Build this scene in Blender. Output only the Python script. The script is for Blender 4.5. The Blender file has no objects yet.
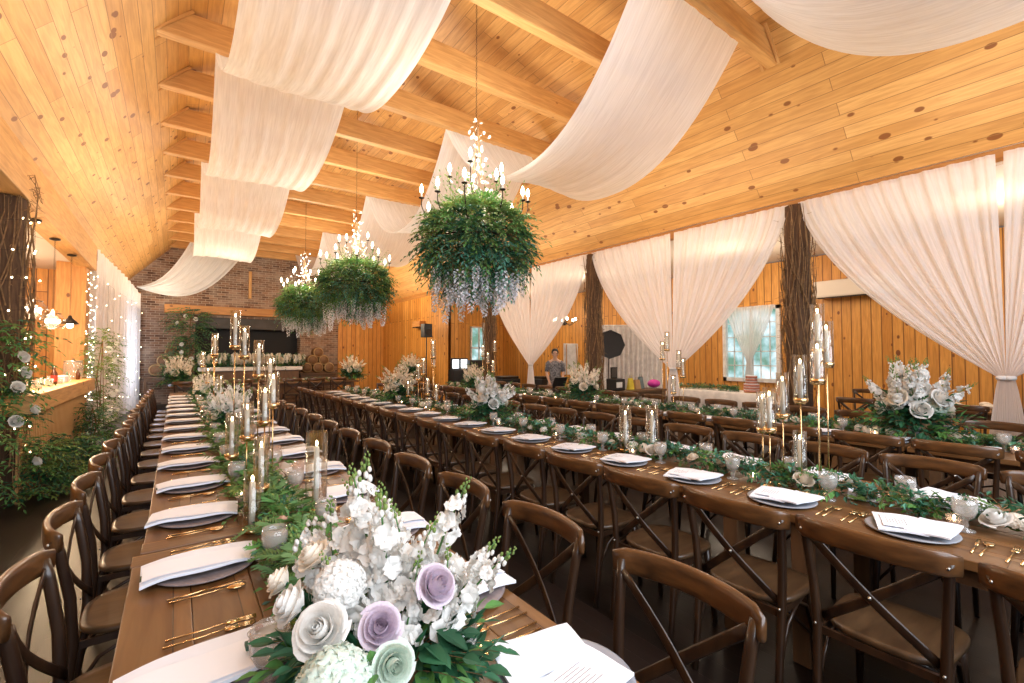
import bpy, math, random
from mathutils import Vector, Matrix, Euler
R = random.Random(11)
PI = math.pi
SC = bpy.context.scene
COL = SC.collection
V = Vector

# ------------------------------------------------------------------ materials
def new_mat(name):
    m = bpy.data.materials.new(name); m.use_nodes = True
    nt = m.node_tree; nt.nodes.clear()
    out = nt.nodes.new('ShaderNodeOutputMaterial')
    return m, nt, out
def N(nt, t, **kw):
    n = nt.nodes.new(t)
    for k, v in kw.items():
        if k.startswith('i_'): n.inputs[k[2:].replace('_', ' ')].default_value = v
        else: setattr(n, k, v)
    return n
def c4(c): return (c[0], c[1], c[2], 1)
def noisy(name, col, col2=None, rough=.5, scale=8, metal=0, bump=0, stretch=(1,1,1), coat=0, spec=.5, detail=4):
    m, nt, out = new_mat(name)
    b = N(nt, 'ShaderNodeBsdfPrincipled'); b.inputs['Roughness'].default_value = rough
    b.inputs['Metallic'].default_value = metal; b.inputs['Coat Weight'].default_value = coat
    b.inputs['Specular IOR Level'].default_value = spec
    tc = N(nt, 'ShaderNodeTexCoord'); mp = N(nt, 'ShaderNodeMapping'); mp.inputs['Scale'].default_value = stretch
    nz = N(nt, 'ShaderNodeTexNoise'); nz.inputs['Scale'].default_value = scale; nz.inputs['Detail'].default_value = detail
    nt.links.new(tc.outputs['Object'], mp.inputs[0]); nt.links.new(mp.outputs[0], nz.inputs['Vector'])
    rp = N(nt, 'ShaderNodeValToRGB')
    col2 = col2 or tuple(x*.75 for x in col)
    rp.color_ramp.elements[0].position = .3; rp.color_ramp.elements[1].position = .7
    rp.color_ramp.elements[0].color = c4(col2); rp.color_ramp.elements[1].color = c4(col)
    nt.links.new(nz.outputs['Fac'], rp.inputs[0]); nt.links.new(rp.outputs[0], b.inputs['Base Color'])
    if bump:
        bp = N(nt, 'ShaderNodeBump'); bp.inputs['Strength'].default_value = bump; bp.inputs['Distance'].default_value = .01
        nt.links.new(nz.outputs['Fac'], bp.inputs['Height']); nt.links.new(bp.outputs[0], b.inputs['Normal'])
    nt.links.new(b.outputs[0], out.inputs[0])
    return m
def planks(name, c1, c2, width, length, gap=(.12,.06,.02), knot=(.16,.06,.02), rough=.55, knots=1.0, gapw=.006, kscale=3.2, bump=.3, grain=.35, coat=0.0):
    """UV in metres: u along the plank, v across"""
    m, nt, out = new_mat(name)
    L = nt.links.new
    b = N(nt, 'ShaderNodeBsdfPrincipled'); b.inputs['Roughness'].default_value = rough; b.inputs['Coat Weight'].default_value = coat
    uv = N(nt, 'ShaderNodeUVMap')
    br = N(nt, 'ShaderNodeTexBrick'); br.offset = .37; br.offset_frequency = 2; br.squash = 1
    br.inputs['Color1'].default_value = (0,0,0,1); br.inputs['Color2'].default_value = (1,1,1,1); br.inputs['Mortar'].default_value = (.5,.5,.5,1)
    br.inputs['Scale'].default_value = 1; br.inputs['Mortar Size'].default_value = gapw; br.inputs['Mortar Smooth'].default_value = .3
    br.inputs['Brick Width'].default_value = length; br.inputs['Row Height'].default_value = width
    L(uv.outputs[0], br.inputs['Vector'])
    mp = N(nt, 'ShaderNodeMapping'); mp.inputs['Scale'].default_value = (.8, 9, 1)
    L(uv.outputs[0], mp.inputs[0])
    nz = N(nt, 'ShaderNodeTexNoise'); nz.inputs['Scale'].default_value = 3; nz.inputs['Detail'].default_value = 5
    nz.inputs['Distortion'].default_value = .8
    L(mp.outputs[0], nz.inputs['Vector'])
    mx = N(nt, 'ShaderNodeMix', data_type='RGBA'); mx.inputs[6].default_value = c4(c1); mx.inputs[7].default_value = c4(c2)
    L(br.outputs['Color'], mx.inputs[0])
    g = N(nt, 'ShaderNodeMix', data_type='RGBA', blend_type='MULTIPLY'); g.inputs[0].default_value = grain
    rp = N(nt, 'ShaderNodeValToRGB'); rp.color_ramp.elements[0].position = .35; rp.color_ramp.elements[1].position = .65
    rp.color_ramp.elements[0].color = (.55,.42,.3,1); rp.color_ramp.elements[1].color = (1,1,1,1)
    L(nz.outputs['Fac'], rp.inputs[0]); L(mx.outputs[2], g.inputs[6]); L(rp.outputs[0], g.inputs[7])
    last = g.outputs[2]
    if knots:
        mk = N(nt, 'ShaderNodeMapping'); mk.inputs['Scale'].default_value = (.62, 1, 1)
        L(uv.outputs[0], mk.inputs[0])
        vo = N(nt, 'ShaderNodeTexVoronoi'); vo.inputs['Scale'].default_value = kscale
        L(mk.outputs[0], vo.inputs['Vector'])
        sep = N(nt, 'ShaderNodeSeparateColor'); L(vo.outputs['Color'], sep.inputs[0])
        th = N(nt, 'ShaderNodeMath', operation='MULTIPLY_ADD'); th.inputs[1].default_value = .11*knots; th.inputs[2].default_value = -.015
        L(sep.outputs[0], th.inputs[0])
        lt = N(nt, 'ShaderNodeMapRange'); L(vo.outputs['Distance'], lt.inputs[0])
        ad = N(nt, 'ShaderNodeMath', operation='ADD'); ad.inputs[1].default_value = .035; L(th.outputs[0], ad.inputs[0])
        L(th.outputs[0], lt.inputs[1]); L(ad.outputs[0], lt.inputs[2]); lt.inputs[3].default_value = 1; lt.inputs[4].default_value = 0
        km = N(nt, 'ShaderNodeMix', data_type='RGBA'); km.inputs[7].default_value = c4(knot)
        L(lt.outputs[0], km.inputs[0]); L(last, km.inputs[6]); last = km.outputs[2]
    gm = N(nt, 'ShaderNodeMix', data_type='RGBA'); gm.inputs[7].default_value = c4(gap)
    L(br.outputs['Fac'], gm.inputs[0]); L(last, gm.inputs[6])
    L(gm.outputs[2], b.inputs['Base Color'])
    bp = N(nt, 'ShaderNodeBump'); bp.inputs['Strength'].default_value = bump; bp.inputs['Distance'].default_value = .01; bp.invert = True
    L(br.outputs['Fac'], bp.inputs['Height']); L(bp.outputs[0], b.inputs['Normal'])
    L(b.outputs[0], out.inputs[0])
    return m
def brick_mat():
    m, nt, out = new_mat('brick')
    L = nt.links.new
    b = N(nt, 'ShaderNodeBsdfPrincipled'); b.inputs['Roughness'].default_value = .85
    uv = N(nt, 'ShaderNodeUVMap'); br = N(nt, 'ShaderNodeTexBrick')
    br.inputs['Color1'].default_value = (.085,.035,.02,1); br.inputs['Color2'].default_value = (.30,.165,.10,1); br.inputs['Mortar'].default_value = (.42,.34,.26,1)
    br.inputs['Scale'].default_value = 1; br.inputs['Mortar Size'].default_value = .007
    br.inputs['Brick Width'].default_value = .22; br.inputs['Row Height'].default_value = .076
    L(uv.outputs[0], br.inputs['Vector'])
    nz = N(nt, 'ShaderNodeTexNoise'); nz.inputs['Scale'].default_value = 2.2; nz.inputs['Detail'].default_value = 6
    L(uv.outputs[0], nz.inputs['Vector'])
    mx = N(nt, 'ShaderNodeMix', data_type='RGBA'); mx.inputs[7].default_value = (.42,.33,.26,1)
    rp = N(nt, 'ShaderNodeValToRGB'); rp.color_ramp.elements[0].position = .42; rp.color_ramp.elements[1].position = .7
    rp.color_ramp.elements[1].color = (.7,.7,.7,1)
    L(nz.outputs['Fac'], rp.inputs[0]); L(rp.outputs[0], mx.inputs[0]); L(br.outputs['Color'], mx.inputs[6])
    L(mx.outputs[2], b.inputs['Base Color'])
    bp = N(nt, 'ShaderNodeBump'); bp.inputs['Strength'].default_value = .6; bp.inputs['Distance'].default_value = .01; bp.invert = True
    L(br.outputs['Fac'], bp.inputs['Height']); L(bp.outputs[0], b.inputs['Normal'])
    L(b.outputs[0], out.inputs[0]); return m
def sheer(name, col, alpha, weave=0.0):
    m, nt, out = new_mat(name); L = nt.links.new
    t = N(nt, 'ShaderNodeBsdfTransparent'); t.inputs[0].default_value = (1,1,1,1)
    d = N(nt, 'ShaderNodeBsdfDiffuse'); d.inputs[0].default_value = c4(col)
    tr = N(nt, 'ShaderNodeBsdfTranslucent'); tr.inputs[0].default_value = c4(col)
    a = N(nt, 'ShaderNodeMixShader'); a.inputs[0].default_value = .45; L(d.outputs[0], a.inputs[1]); L(tr.outputs[0], a.inputs[2])
    mx = N(nt, 'ShaderNodeMixShader'); L(t.outputs[0], mx.inputs[1]); L(a.outputs[0], mx.inputs[2])
    mx.inputs[0].default_value = alpha
    if weave:
        uv = N(nt, 'ShaderNodeUVMap'); mp = N(nt, 'ShaderNodeMapping'); mp.inputs['Scale'].default_value = (2, 30, 1)
        nz = N(nt, 'ShaderNodeTexNoise'); nz.inputs['Scale'].default_value = 1.5; nz.inputs['Detail'].default_value = 3
        L(uv.outputs[0], mp.inputs[0]); L(mp.outputs[0], nz.inputs['Vector'])
        mr = N(nt, 'ShaderNodeMapRange'); mr.inputs[3].default_value = alpha-weave; mr.inputs[4].default_value = min(1, alpha+weave)
        mr.inputs[1].default_value = .3; mr.inputs[2].default_value = .7
        L(nz.outputs['Fac'], mr.inputs[0]); L(mr.outputs[0], mx.inputs[0])
    L(mx.outputs[0], out.inputs[0]); return m
def glassy(name, tint=(1,1,1), gl=.12, frost=0.0, frostcol=(.8,.8,.8)):
    m, nt, out = new_mat(name); L = nt.links.new
    t = N(nt, 'ShaderNodeBsdfTransparent'); t.inputs[0].default_value = c4(tint)
    g = N(nt, 'ShaderNodeBsdfGlossy'); g.inputs['Roughness'].default_value = .06
    lw = N(nt, 'ShaderNodeLayerWeight'); lw.inputs['Blend'].default_value = .35
    mr = N(nt, 'ShaderNodeMapRange'); mr.inputs[3].default_value = gl*.3; mr.inputs[4].default_value = gl*2.4
    L(lw.outputs['Facing'], mr.inputs[0])
    mx = N(nt, 'ShaderNodeMixShader'); L(mr.outputs[0], mx.inputs[0]); L(t.outputs[0], mx.inputs[1]); L(g.outputs[0], mx.inputs[2])
    last = mx.outputs[0]
    if frost:
        d = N(nt, 'ShaderNodeBsdfDiffuse'); d.inputs[0].default_value = c4(frostcol)
        tr = N(nt, 'ShaderNodeBsdfTranslucent'); tr.inputs[0].default_value = c4(frostcol)
        a = N(nt, 'ShaderNodeMixShader'); a.inputs[0].default_value = .5; L(d.outputs[0], a.inputs[1]); L(tr.outputs[0], a.inputs[2])
        m2 = N(nt, 'ShaderNodeMixShader'); m2.inputs[0].default_value = frost; L(last, m2.inputs[1]); L(a.outputs[0], m2.inputs[2]); last = m2.outputs[0]
    L(last, out.inputs[0]); return m
def emit(name, col, s):
    m, nt, out = new_mat(name)
    e = N(nt, 'ShaderNodeEmission'); e.inputs[0].default_value = c4(col); e.inputs[1].default_value = s
    nt.links.new(e.outputs[0], out.inputs[0]); return m
def leafm(name, col, col2=None, tr=.3, rough=.5):
    m, nt, out = new_mat(name); L = nt.links.new
    tc = N(nt, 'ShaderNodeTexCoord'); nz = N(nt, 'ShaderNodeTexNoise'); nz.inputs['Scale'].default_value = 9
    L(tc.outputs['Object'], nz.inputs['Vector'])
    mx = N(nt, 'ShaderNodeMix', data_type='RGBA'); mx.inputs[6].default_value = c4(col2 or tuple(x*.6 for x in col)); mx.inputs[7].default_value = c4(col)
    mr = N(nt, 'ShaderNodeMapRange'); mr.inputs[1].default_value = .35; mr.inputs[2].default_value = .65
    L(nz.outputs['Fac'], mr.inputs[0]); L(mr.outputs[0], mx.inputs[0])
    b = N(nt, 'ShaderNodeBsdfPrincipled'); b.inputs['Roughness'].default_value = rough; L(mx.outputs[2], b.inputs['Base Color'])
    t = N(nt, 'ShaderNodeBsdfTranslucent'); L(mx.outputs[2], t.inputs[0])
    a = N(nt, 'ShaderNodeMixShader'); a.inputs[0].default_value = tr; L(b.outputs[0], a.inputs[1]); L(t.outputs[0], a.inputs[2])
    L(a.outputs[0], out.inputs[0]); return m

M = {}
M['ceil'] = planks('pine_ceiling', (.60,.305,.085), (.76,.44,.155), .15, 3.1, gap=(.30,.14,.04), knot=(.24,.08,.015), kscale=6, knots=2.2, gapw=.004, grain=.45, rough=.45)
M['wallpine'] = planks('pine_wall', (.62,.27,.045), (.80,.40,.09), .17, 4.5, gap=(.22,.08,.015), knot=(.2,.06,.015), kscale=5, knots=1.7, gapw=.010, grain=.55, rough=.5, bump=.6)
M['beam'] = planks('pine_beam', (.66,.36,.12), (.74,.43,.17), .6, 9, knot=(.25,.08,.02), kscale=3, knots=.8, gapw=0, grain=.5)
M['beamdark'] = planks('mantel_wood', (.50,.23,.06), (.58,.28,.08), .6, 9, kscale=3, knots=.8, gapw=0, grain=.5)
M['floor'] = planks('dark_floor', (.009,.006,.005), (.020,.012,.010), .14, 2.2, gap=(.01,.008,.006), knots=0, rough=.38, grain=.6, gapw=.003)
M['brick'] = brick_mat()
M['table'] = planks('farm_table', (.15,.070,.024), (.26,.13,.048), .17, 3.0, gap=(.05,.02,.008), knot=(.1,.04,.015), kscale=2.2, knots=.5, gapw=.002, rough=.38, grain=.7)
M['tableleg'] = noisy('table_leg_wood', (.14,.07,.03), (.09,.045,.02), stretch=(12,12,2), scale=2)
M['chair'] = noisy('chair_wood', (.050,.024,.011), (.018,.008,.005), rough=.32, scale=3, stretch=(9,9,1.5), bump=.1, coat=.15)
M['rail'] = noisy('rail_wood', (.15,.064,.021), (.035,.015,.006), rough=.3, scale=3, stretch=(9,2,9), bump=.1, coat=.2)
M['seat'] = noisy('seat_wood', (.10,.055,.025), (.05,.026,.012), rough=.38, scale=3, stretch=(2,9,9), bump=.1, coat=.1)
M['headchair'] = noisy('bentwood_dark', (.06,.035,.02), rough=.4)
M['sheer'] = sheer('ceiling_sheer', (.94,.96,.98), .84, .08)
M['curtain'] = sheer('curtain_sheer', (.96,.91,.89), .86, .08)
M['wsheer'] = sheer('window_sheer', (.93,.93,.93), .75, .1)
M['glass'] = glassy('clear_glass', (.97,.96,.93), .18)
M['goblet'] = glassy('pressed_glass', (.97,.97,.96), .2, .22, (.92,.90,.88))
M['pinkglass'] = glassy('pink_glass', (.97,.90,.86), .2, .25, (.92,.76,.68))
M['gold'] = noisy('gold_metal', (.84,.60,.32), (.76,.52,.26), rough=.25, metal=1)
M['chrome'] = noisy('rivet_metal', (.7,.68,.64), rough=.3, metal=1)
M['wax'] = leafm('white_wax', (1,.98,.94), (.98,.96,.92), tr=.4, rough=.4)
M['flame'] = emit('flame', (1,.80,.50), 32)
M['bulb'] = emit('warm_bulb', (1,.86,.62), 16)
M['fairy'] = emit('fairy_bulb', (1,.85,.55), 14)
M['napkin'] = noisy('white_linen', (.82,.85,.92), (.76,.79,.87), rough=.8, scale=14, bump=.1)
M['card'] = noisy('card', (.86,.88,.94), (.84,.86,.92), rough=.6)
M['ink'] = noisy('grey_ink', (.30,.28,.30), rough=.8)
M['greencard'] = noisy('green_card', (.03,.10,.07), rough=.6)
M['charger'] = noisy('charger_wood', (.26,.215,.215), (.17,.135,.14), rough=.5, scale=2.5, stretch=(14,2,2))
M['chargerblue'] = noisy('charger_grey', (.33,.34,.38), (.25,.26,.29), rough=.45, scale=2.5, stretch=(14,2,2))
M['leaf1'] = leafm('leaf_green', (.15,.36,.09), (.07,.19,.05))
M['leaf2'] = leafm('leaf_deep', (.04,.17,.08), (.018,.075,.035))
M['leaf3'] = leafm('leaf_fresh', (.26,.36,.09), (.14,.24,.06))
M['fern'] = leafm('fern_green', (.20,.34,.11), (.10,.20,.06))
M['blue'] = leafm('leaf_bluegreen', (.14,.40,.29), (.06,.22,.16))
M['white'] = leafm('petal_white', (.90,.88,.84), (.82,.80,.76), tr=.25, rough=.6)
M['cream'] = leafm('petal_cream', (.90,.82,.70), (.85,.76,.64), tr=.25, rough=.6)
M['lav'] = leafm('petal_lavender', (.74,.64,.72), (.66,.55,.66), tr=.25, rough=.6)
M['blush'] = leafm('petal_blush', (.80,.50,.36), (.70,.38,.26), tr=.25, rough=.6)
M['hyd'] = leafm('petal_palegreen', (.76,.83,.74), (.62,.74,.64), tr=.25, rough=.6)
M['wist'] = leafm('petal_wisteria', (.92,.92,.96), (.82,.84,.92), tr=.3, rough=.6)
M['twig'] = noisy('twig_brown', (.30,.17,.07), (.13,.07,.03), rough=.8, scale=20)
M['bark'] = noisy('bark', (.13,.07,.035), (.06,.03,.015), rough=.9, scale=14, stretch=(3,3,.5), bump=.6)
M['iron'] = noisy('dark_iron', (.04,.028,.02), rough=.5, metal=.6)
M['black'] = noisy('black_plastic', (.012,.012,.014), rough=.5)
M['voidblack'] = noisy('black_opening', (.006,.005,.006), rough=.7)
M['greylintel'] = noisy('soot_grey_panel', (.07,.06,.055), (.04,.035,.03), rough=.6, scale=3)
M['cream_paint'] = noisy('cream_paint', (.80,.70,.60), (.77,.67,.57), rough=.7, scale=2)
M['whitepaint'] = noisy('white_paint', (.8,.8,.8), rough=.5)
M['cloth'] = noisy('white_cloth', (.82,.78,.76), rough=.8)
M['skin'] = noisy('skin', (.62,.40,.30), (.58,.36,.27), rough=.5, scale=20)
M['hair'] = noisy('dark_hair', (.02,.014,.012), rough=.5, scale=40)
M['dress'] = noisy('patterned_dress', (.35,.35,.38), (.02,.02,.03), rough=.8, scale=30)
M['barrel'] = noisy('barrel_stave', (.22,.11,.045), (.12,.055,.02), rough=.6, scale=3, stretch=(10,1,10))
M['barrelhead'] = noisy('barrel_head', (.20,.10,.045), (.11,.055,.025), rough=.7, scale=4, stretch=(8,1,1))
M['barrelrim'] = noisy('barrel_rim', (.42,.27,.12), (.30,.18,.08), rough=.6, scale=6)
M['yellow'] = noisy('yellow_fabric', (.75,.60,.06), rough=.8)
M['kraft'] = noisy('brown_paper', (.42,.26,.13), rough=.8)
M['teal'] = noisy('grey_fabric', (.16,.22,.24), rough=.8)
M['magenta'] = noisy('magenta_fabric', (.65,.04,.40), rough=.5)
M['cakepink'] = noisy('cake_sponge', (.55,.24,.18), (.42,.17,.12), rough=.8, scale=30)
M['panelglow'] = emit('panel_glow', (.9,.95,1), 1.6)  # even glow put into the white panels of the display case
def outdoors():
    m, nt, out = new_mat('window_view'); L = nt.links.new
    tc = N(nt,'ShaderNodeTexCoord'); nz = N(nt,'ShaderNodeTexNoise'); nz.inputs['Scale'].default_value = 2.2; nz.inputs['Detail'].default_value = 5
    L(tc.outputs['Object'], nz.inputs['Vector']); rp = N(nt,'ShaderNodeValToRGB'); L(nz.outputs['Fac'], rp.inputs[0])
    e = rp.color_ramp.elements; e[0].position=.38; e[0].color=(.16,.30,.22,1); e[1].position=.62; e[1].color=(.80,.93,1,1); x=e.new(.5); x.color=(.35,.55,.55,1)
    em = N(nt,'ShaderNodeEmission'); em.inputs[1].default_value = 1.0; L(rp.outputs[0], em.inputs[0]); L(em.outputs[0], out.inputs[0]); return m
M['daylight'] = outdoors()
M['amberglass'] = noisy('brown_bottle', (.10,.03,.012), rough=.15)
M['greenglass'] = noisy('green_bottle', (.04,.10,.04), rough=.15)
M['redlabel'] = noisy('red_label', (.45,.05,.03), rough=.6)

# ------------------------------------------------------------------ mesh tools
class MB:
    def __init__(s): s.v=[]; s.f=[]; s.m=[]; s.uv=[]; s.hasuv=False
    def add(s, vs, fs, mi=0, uvs=None):
        o=len(s.v); s.v.extend(tuple(p) for p in vs)
        for i,f in enumerate(fs):
            s.f.append(tuple(o+k for k in f)); s.m.append(mi)
            if uvs: s.uv.append([uvs[k] for k in f]); s.hasuv=True
            else: s.uv.append(None)
        return s
    def quad(s, ps, uvs=None, mi=0): return s.add(ps, [tuple(range(len(ps)))], mi, uvs)
    def box(s, c, d, rot=None, mi=0, along=None):
        hx,hy,hz=d[0]/2,d[1]/2,d[2]/2
        P=[V((x,y,z)) for x in (-hx,hx) for y in (-hy,hy) for z in (-hz,hz)]
        F=[(0,1,3,2),(4,6,7,5),(0,4,5,1),(2,3,7,6),(0,2,6,4),(1,5,7,3)]
        Q=[(rot@p if rot else p)+V(c) for p in P]
        o=len(s.v); s.v.extend(tuple(q) for q in Q)
        al = along if along is not None else max(range(3), key=lambda i:d[i])
        for fi,f in enumerate(F):
            s.f.append(tuple(o+k for k in f)); s.m.append(mi)
            ax=fi//2; oth=[a for a in range(3) if a!=ax]
            ua = al if al in oth else oth[0]; va=[a for a in oth if a!=ua][0]
            s.uv.append([(P[k][ua]+c[ua]*(0 if rot else 1)+c[0]*.7, P[k][va]+.3) for k in f]); s.hasuv=True
        return s
    def grid(s, nu, nv, fn, mi=0, closed=False, uvfn=None):
        vs=[fn(i/(nu if closed else nu-1), j/(nv-1)) for i in range(nu) for j in range(nv)]
        uv=[(uvfn(i/(nu if closed else nu-1), j/(nv-1))) for i in range(nu) for j in range(nv)] if uvfn else None
        fs=[]
        for i in range(nu if closed else nu-1):
            a=i*nv; b=((i+1)%nu)*nv
            for j in range(nv-1): fs.append((a+j,b+j,b+j+1,a+j+1))
        return s.add(vs,fs,mi,uv)
    def lathe(s, prof, c=(0,0,0), n=16, mi=0, axis=None, caps=True):
        c=V(c); q=None
        if axis is not None: q=V((0,0,1)).rotation_difference(V(axis).normalized())
        vs=[];fs=[]
        for i in range(n):
            a=2*PI*i/n
            for r,z in prof:
                p=V((r*math.cos(a),r*math.sin(a),z))
                if q: p=q@p
                vs.append(p+c)
        k=len(prof)
        for i in range(n):
            a=i*k;b=((i+1)%n)*k
            for j in range(k-1): fs.append((a+j,b+j,b+j+1,a+j+1))
        if caps:
            if prof[0][0]>1e-5: fs.append(tuple(i*k for i in reversed(range(n))))
            if prof[-1][0]>1e-5: fs.append(tuple(i*k+k-1 for i in range(n)))
        return s.add(vs,fs,mi)
    def sweep(s, pts, w, h=None, up=(0,0,1), n=8, mi=0, sq=2.0, taper=None, closed=False):
        """sweep a (super)elliptic section; w across, h along 'up'"""
        h = w if h is None else h
        pts=[V(p) for p in pts]; k=len(pts); up=V(up); vs=[];fs=[]
        for i,p in enumerate(pts):
            t=(pts[(i+1)%k]-pts[i-1]) if closed else (pts[min(i+1,k-1)]-pts[max(i-1,0)])
            t.normalize(); side=t.cross(up)
            if side.length<1e-4: side=t.cross(V((1,0.01,0)))
            side.normalize(); u=side.cross(t).normalized()
            sc=taper[i] if taper else 1
            for j in range(n):
                a=2*PI*(j+.5)/n; ca,sa=math.cos(a),math.sin(a)
                e=2/sq
                x=math.copysign(abs(ca)**e,ca)*w/2*sc; y=math.copysign(abs(sa)**e,sa)*h/2*sc
                vs.append(p+side*x+u*y)
        for i in range(k if closed else k-1):
            a=i*n;b=((i+1)%k)*n
            for j in range(n): fs.append((a+j,a+(j+1)%n,b+(j+1)%n,b+j))
        if not closed: fs.append(tuple(reversed(range(n)))); fs.append(tuple((k-1)*n+j for j in range(n)))
        return s.add(vs,fs,mi)
    def sphere(s, c, r, n=8, m=6, mi=0):
        rr=r if hasattr(r,'__len__') else (r,r,r)
        return s.lathe2(c, rr, n, m, mi)
    def lathe2(s,c,rr,n,m,mi):
        vs=[V((c[0],c[1],c[2]-rr[2]))];fs=[]
        for j in range(1,m):
            b=PI*j/m
            for i in range(n):
                a=2*PI*i/n; vs.append(V((c[0]+rr[0]*math.sin(b)*math.cos(a),c[1]+rr[1]*math.sin(b)*math.sin(a),c[2]-rr[2]*math.cos(b))))
        vs.append(V((c[0],c[1],c[2]+rr[2])))
        for i in range(n): fs.append((0,1+(i+1)%n,1+i))
        for j in range(m-2):
            for i in range(n):
                a=1+j*n; fs.append((a+i,a+(i+1)%n,a+n+(i+1)%n,a+n+i))
        a=1+(m-2)*n
        for i in range(n): fs.append((a+i,a+(i+1)%n,len(vs)-1))
        return s.add(vs,fs,mi)
    def leaf(s, p, d, length, width, mi=0, nrm=None, droop=.15):
        d=V(d).normalized()
        n=V(nrm) if nrm is not None else V((R.uniform(-1,1),R.uniform(-1,1),R.uniform(.2,1.5)))
        side=d.cross(n)
        if side.length<1e-3: side=d.cross(V((1,0,0.3)))
        side.normalize(); n=side.cross(d)
        p=V(p)
        if getattr(s,'hi',False):
            P=lambda q,w: p+d*length*q+side*w*width/2+n*(abs(w)*width*.16-droop*length*q*q)
            s.add([P(0,0),P(.18,.62),P(.18,0),P(.18,-.62),P(.45,1),P(.45,0),P(.45,-1),P(.75,.66),P(.75,0),P(.75,-.66),P(1,0)],
              [(0,1,2),(0,2,3),(1,4,5,2),(2,5,6,3),(4,7,8,5),(5,8,9,6),(7,10,8),(8,10,9)],mi); return
        mid=p+d*length*.45
        a=mid+side*width/2+n*width*.12; b=mid-side*width/2+n*width*.12
        tip=p+d*length-n*length*droop
        s.add([p,a,tip,b,],[(0,1,2),(0,2,3)],mi)
    def mesh(s, name, mats, smooth=False, recalc=True):
        me=bpy.data.meshes.new(name); me.from_pydata(s.v,[],s.f)
        for m in mats: me.materials.append(m)
        me.polygons.foreach_set('material_index', s.m)
        if s.hasuv:
            l=me.uv_layers.new(name='UVMap'); flat=[]
            for f,u in zip(s.f,s.uv):
                if u: 
                    for q in u: flat.extend((q[0],q[1]))
                else: flat.extend([0.0]*(2*len(f)))
            l.data.foreach_set('uv', flat)
        if smooth: me.polygons.foreach_set('use_smooth',[True]*len(me.polygons))
        me.update()
        return me
    def build(s, name, mats, parent=None, smooth=False, bevel=0):
        if not isinstance(mats,(list,tuple)): mats=[mats]
        o=bpy.data.objects.new(name, s.mesh(name,mats,smooth)); COL.objects.link(o)
        if parent: o.parent=parent
        if bevel:
            b=o.modifiers.new('bevel','BEVEL'); b.width=bevel; b.segments=2; b.limit_method='ANGLE'
        return o
def tag(o,label=None,cat=None,group=None,kind=None):
    if label: o['label']=label
    if cat: o['category']=cat
    if group: o['group']=group
    if kind: o['kind']=kind
    return o
def thing(name,label,cat,loc=(0,0,0),rz=0,group=None):
    o=bpy.data.objects.new(name,None); COL.objects.link(o); o.location=loc; o.rotation_euler=(0,0,rz); o.empty_display_size=.1
    return tag(o,label,cat,group)
def kids(o): return list(KIDS.get(o.name, [])) if False else [c for c in o.children]
def copy_tree(o,parent=None,loc=None,rz=None,label=None,group=None,sc=None):
    c=o.copy(); COL.objects.link(c); c.parent=parent
    if loc is not None: c.location=loc
    if rz is not None: c.rotation_euler=(0,0,rz)
    if label: c['label']=label
    if group: c['group']=group
    if sc is not None: c.scale=sc
    for ch in TREE.get(o.get('tree'),[]):
        cc=ch.copy(); COL.objects.link(cc); cc.parent=c
        for g in SUB.get(ch.name,[]):
            gg=g.copy(); COL.objects.link(gg); gg.parent=cc
    return c
TREE={}; SUB={}
def freeze(o):
    """remember a prototype's parts once (o.children is slow in a big file)"""
    o['tree']=o.name; TREE[o.name]=list(o.children)
    for ch in o.children: SUB[ch.name]=list(ch.children)
    return o
def struct(name, mb, m, parent=None, smooth=False, **k):
    o=mb.build(name,m,parent,smooth,**k)
    if parent is None: o['kind']='structure'
    return o
class Placer:
    """first use moves the prototype, later uses copy it"""
    def __init__(s, proto): s.p=freeze(proto); s.used=False; del s.p['tree']; s.p['tree']=s.p.name
    def put(s, loc, rz, label, group=None, sc=None):
        if not s.used:
            s.used=True; o=s.p; o.location=loc; o.rotation_euler=(0,0,rz); o['label']=label
            if group: o['group']=group
            if sc is not None: o.scale=sc
            return o
        return copy_tree(s.p,None,loc,rz,label,group,sc)
ORD='first second third fourth fifth sixth seventh eighth ninth tenth eleventh twelfth thirteenth fourteenth fifteenth sixteenth seventeenth eighteenth nineteenth twentieth'.split()+['twenty-first','twenty-second','twenty-third','twenty-fourth','twenty-fifth']

# ------------------------------------------------------------------ room shell
XL,XR=-1.35,6.85; YN,YF=-2.6,18.3; ZE=3.71
ZB=4.96            # underside of the tie beams
def planes(mb,a,b,c,d,ulen,vlen,uo=0,vo=0): mb.quad([a,b,c,d],[(uo,vo),(uo+ulen,vo),(uo+ulen,vo+vlen),(uo,vo+vlen)])
m=MB(); m.quad([(-6,-3,0),(12,-3,0),(12,19,0),(-6,19,0)],[(-3,-6),(-3,12),(19,12),(19,-6)])
m.quad([(-6,-3,-.1),(-6,19,-.1),(12,19,-.1),(12,-3,-.1)],[(0,0)]*4)
struct('floor',m,M['floor'])
def slope(name,x0,z0,x1,z1):
    L=math.hypot(x1-x0,z1-z0)
    m=MB(); m.quad([(x0,YN,z0),(x0,YF+.2,z0),(x1,YF+.2,z1),(x1,YN,z1)],[(YN,0),(YF,0),(YF,L),(YN,L)])
    nx,nz=(-(z1-z0)/L,(x1-x0)/L); 
    if nz<0: nx,nz=-nx,-nz
    o=.05; m.quad([(x0+nx*o,YN,z0+nz*o),(x1+nx*o,YN,z1+nz*o),(x1+nx*o,YF+.2,z1+nz*o),(x0+nx*o,YF+.2,z0+nz*o)],[(0,0)]*4)
    return struct(name,m,M['ceil'])
XC=(XL+XR)/2
c=slope('ceiling',XL,ZE,.07,5.28); slope('ceiling',XR,ZE,5.43,5.28)
slope('ceiling',.07,5.28,XC,6.1); slope('ceiling',5.43,5.28,XC,6.1)
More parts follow.
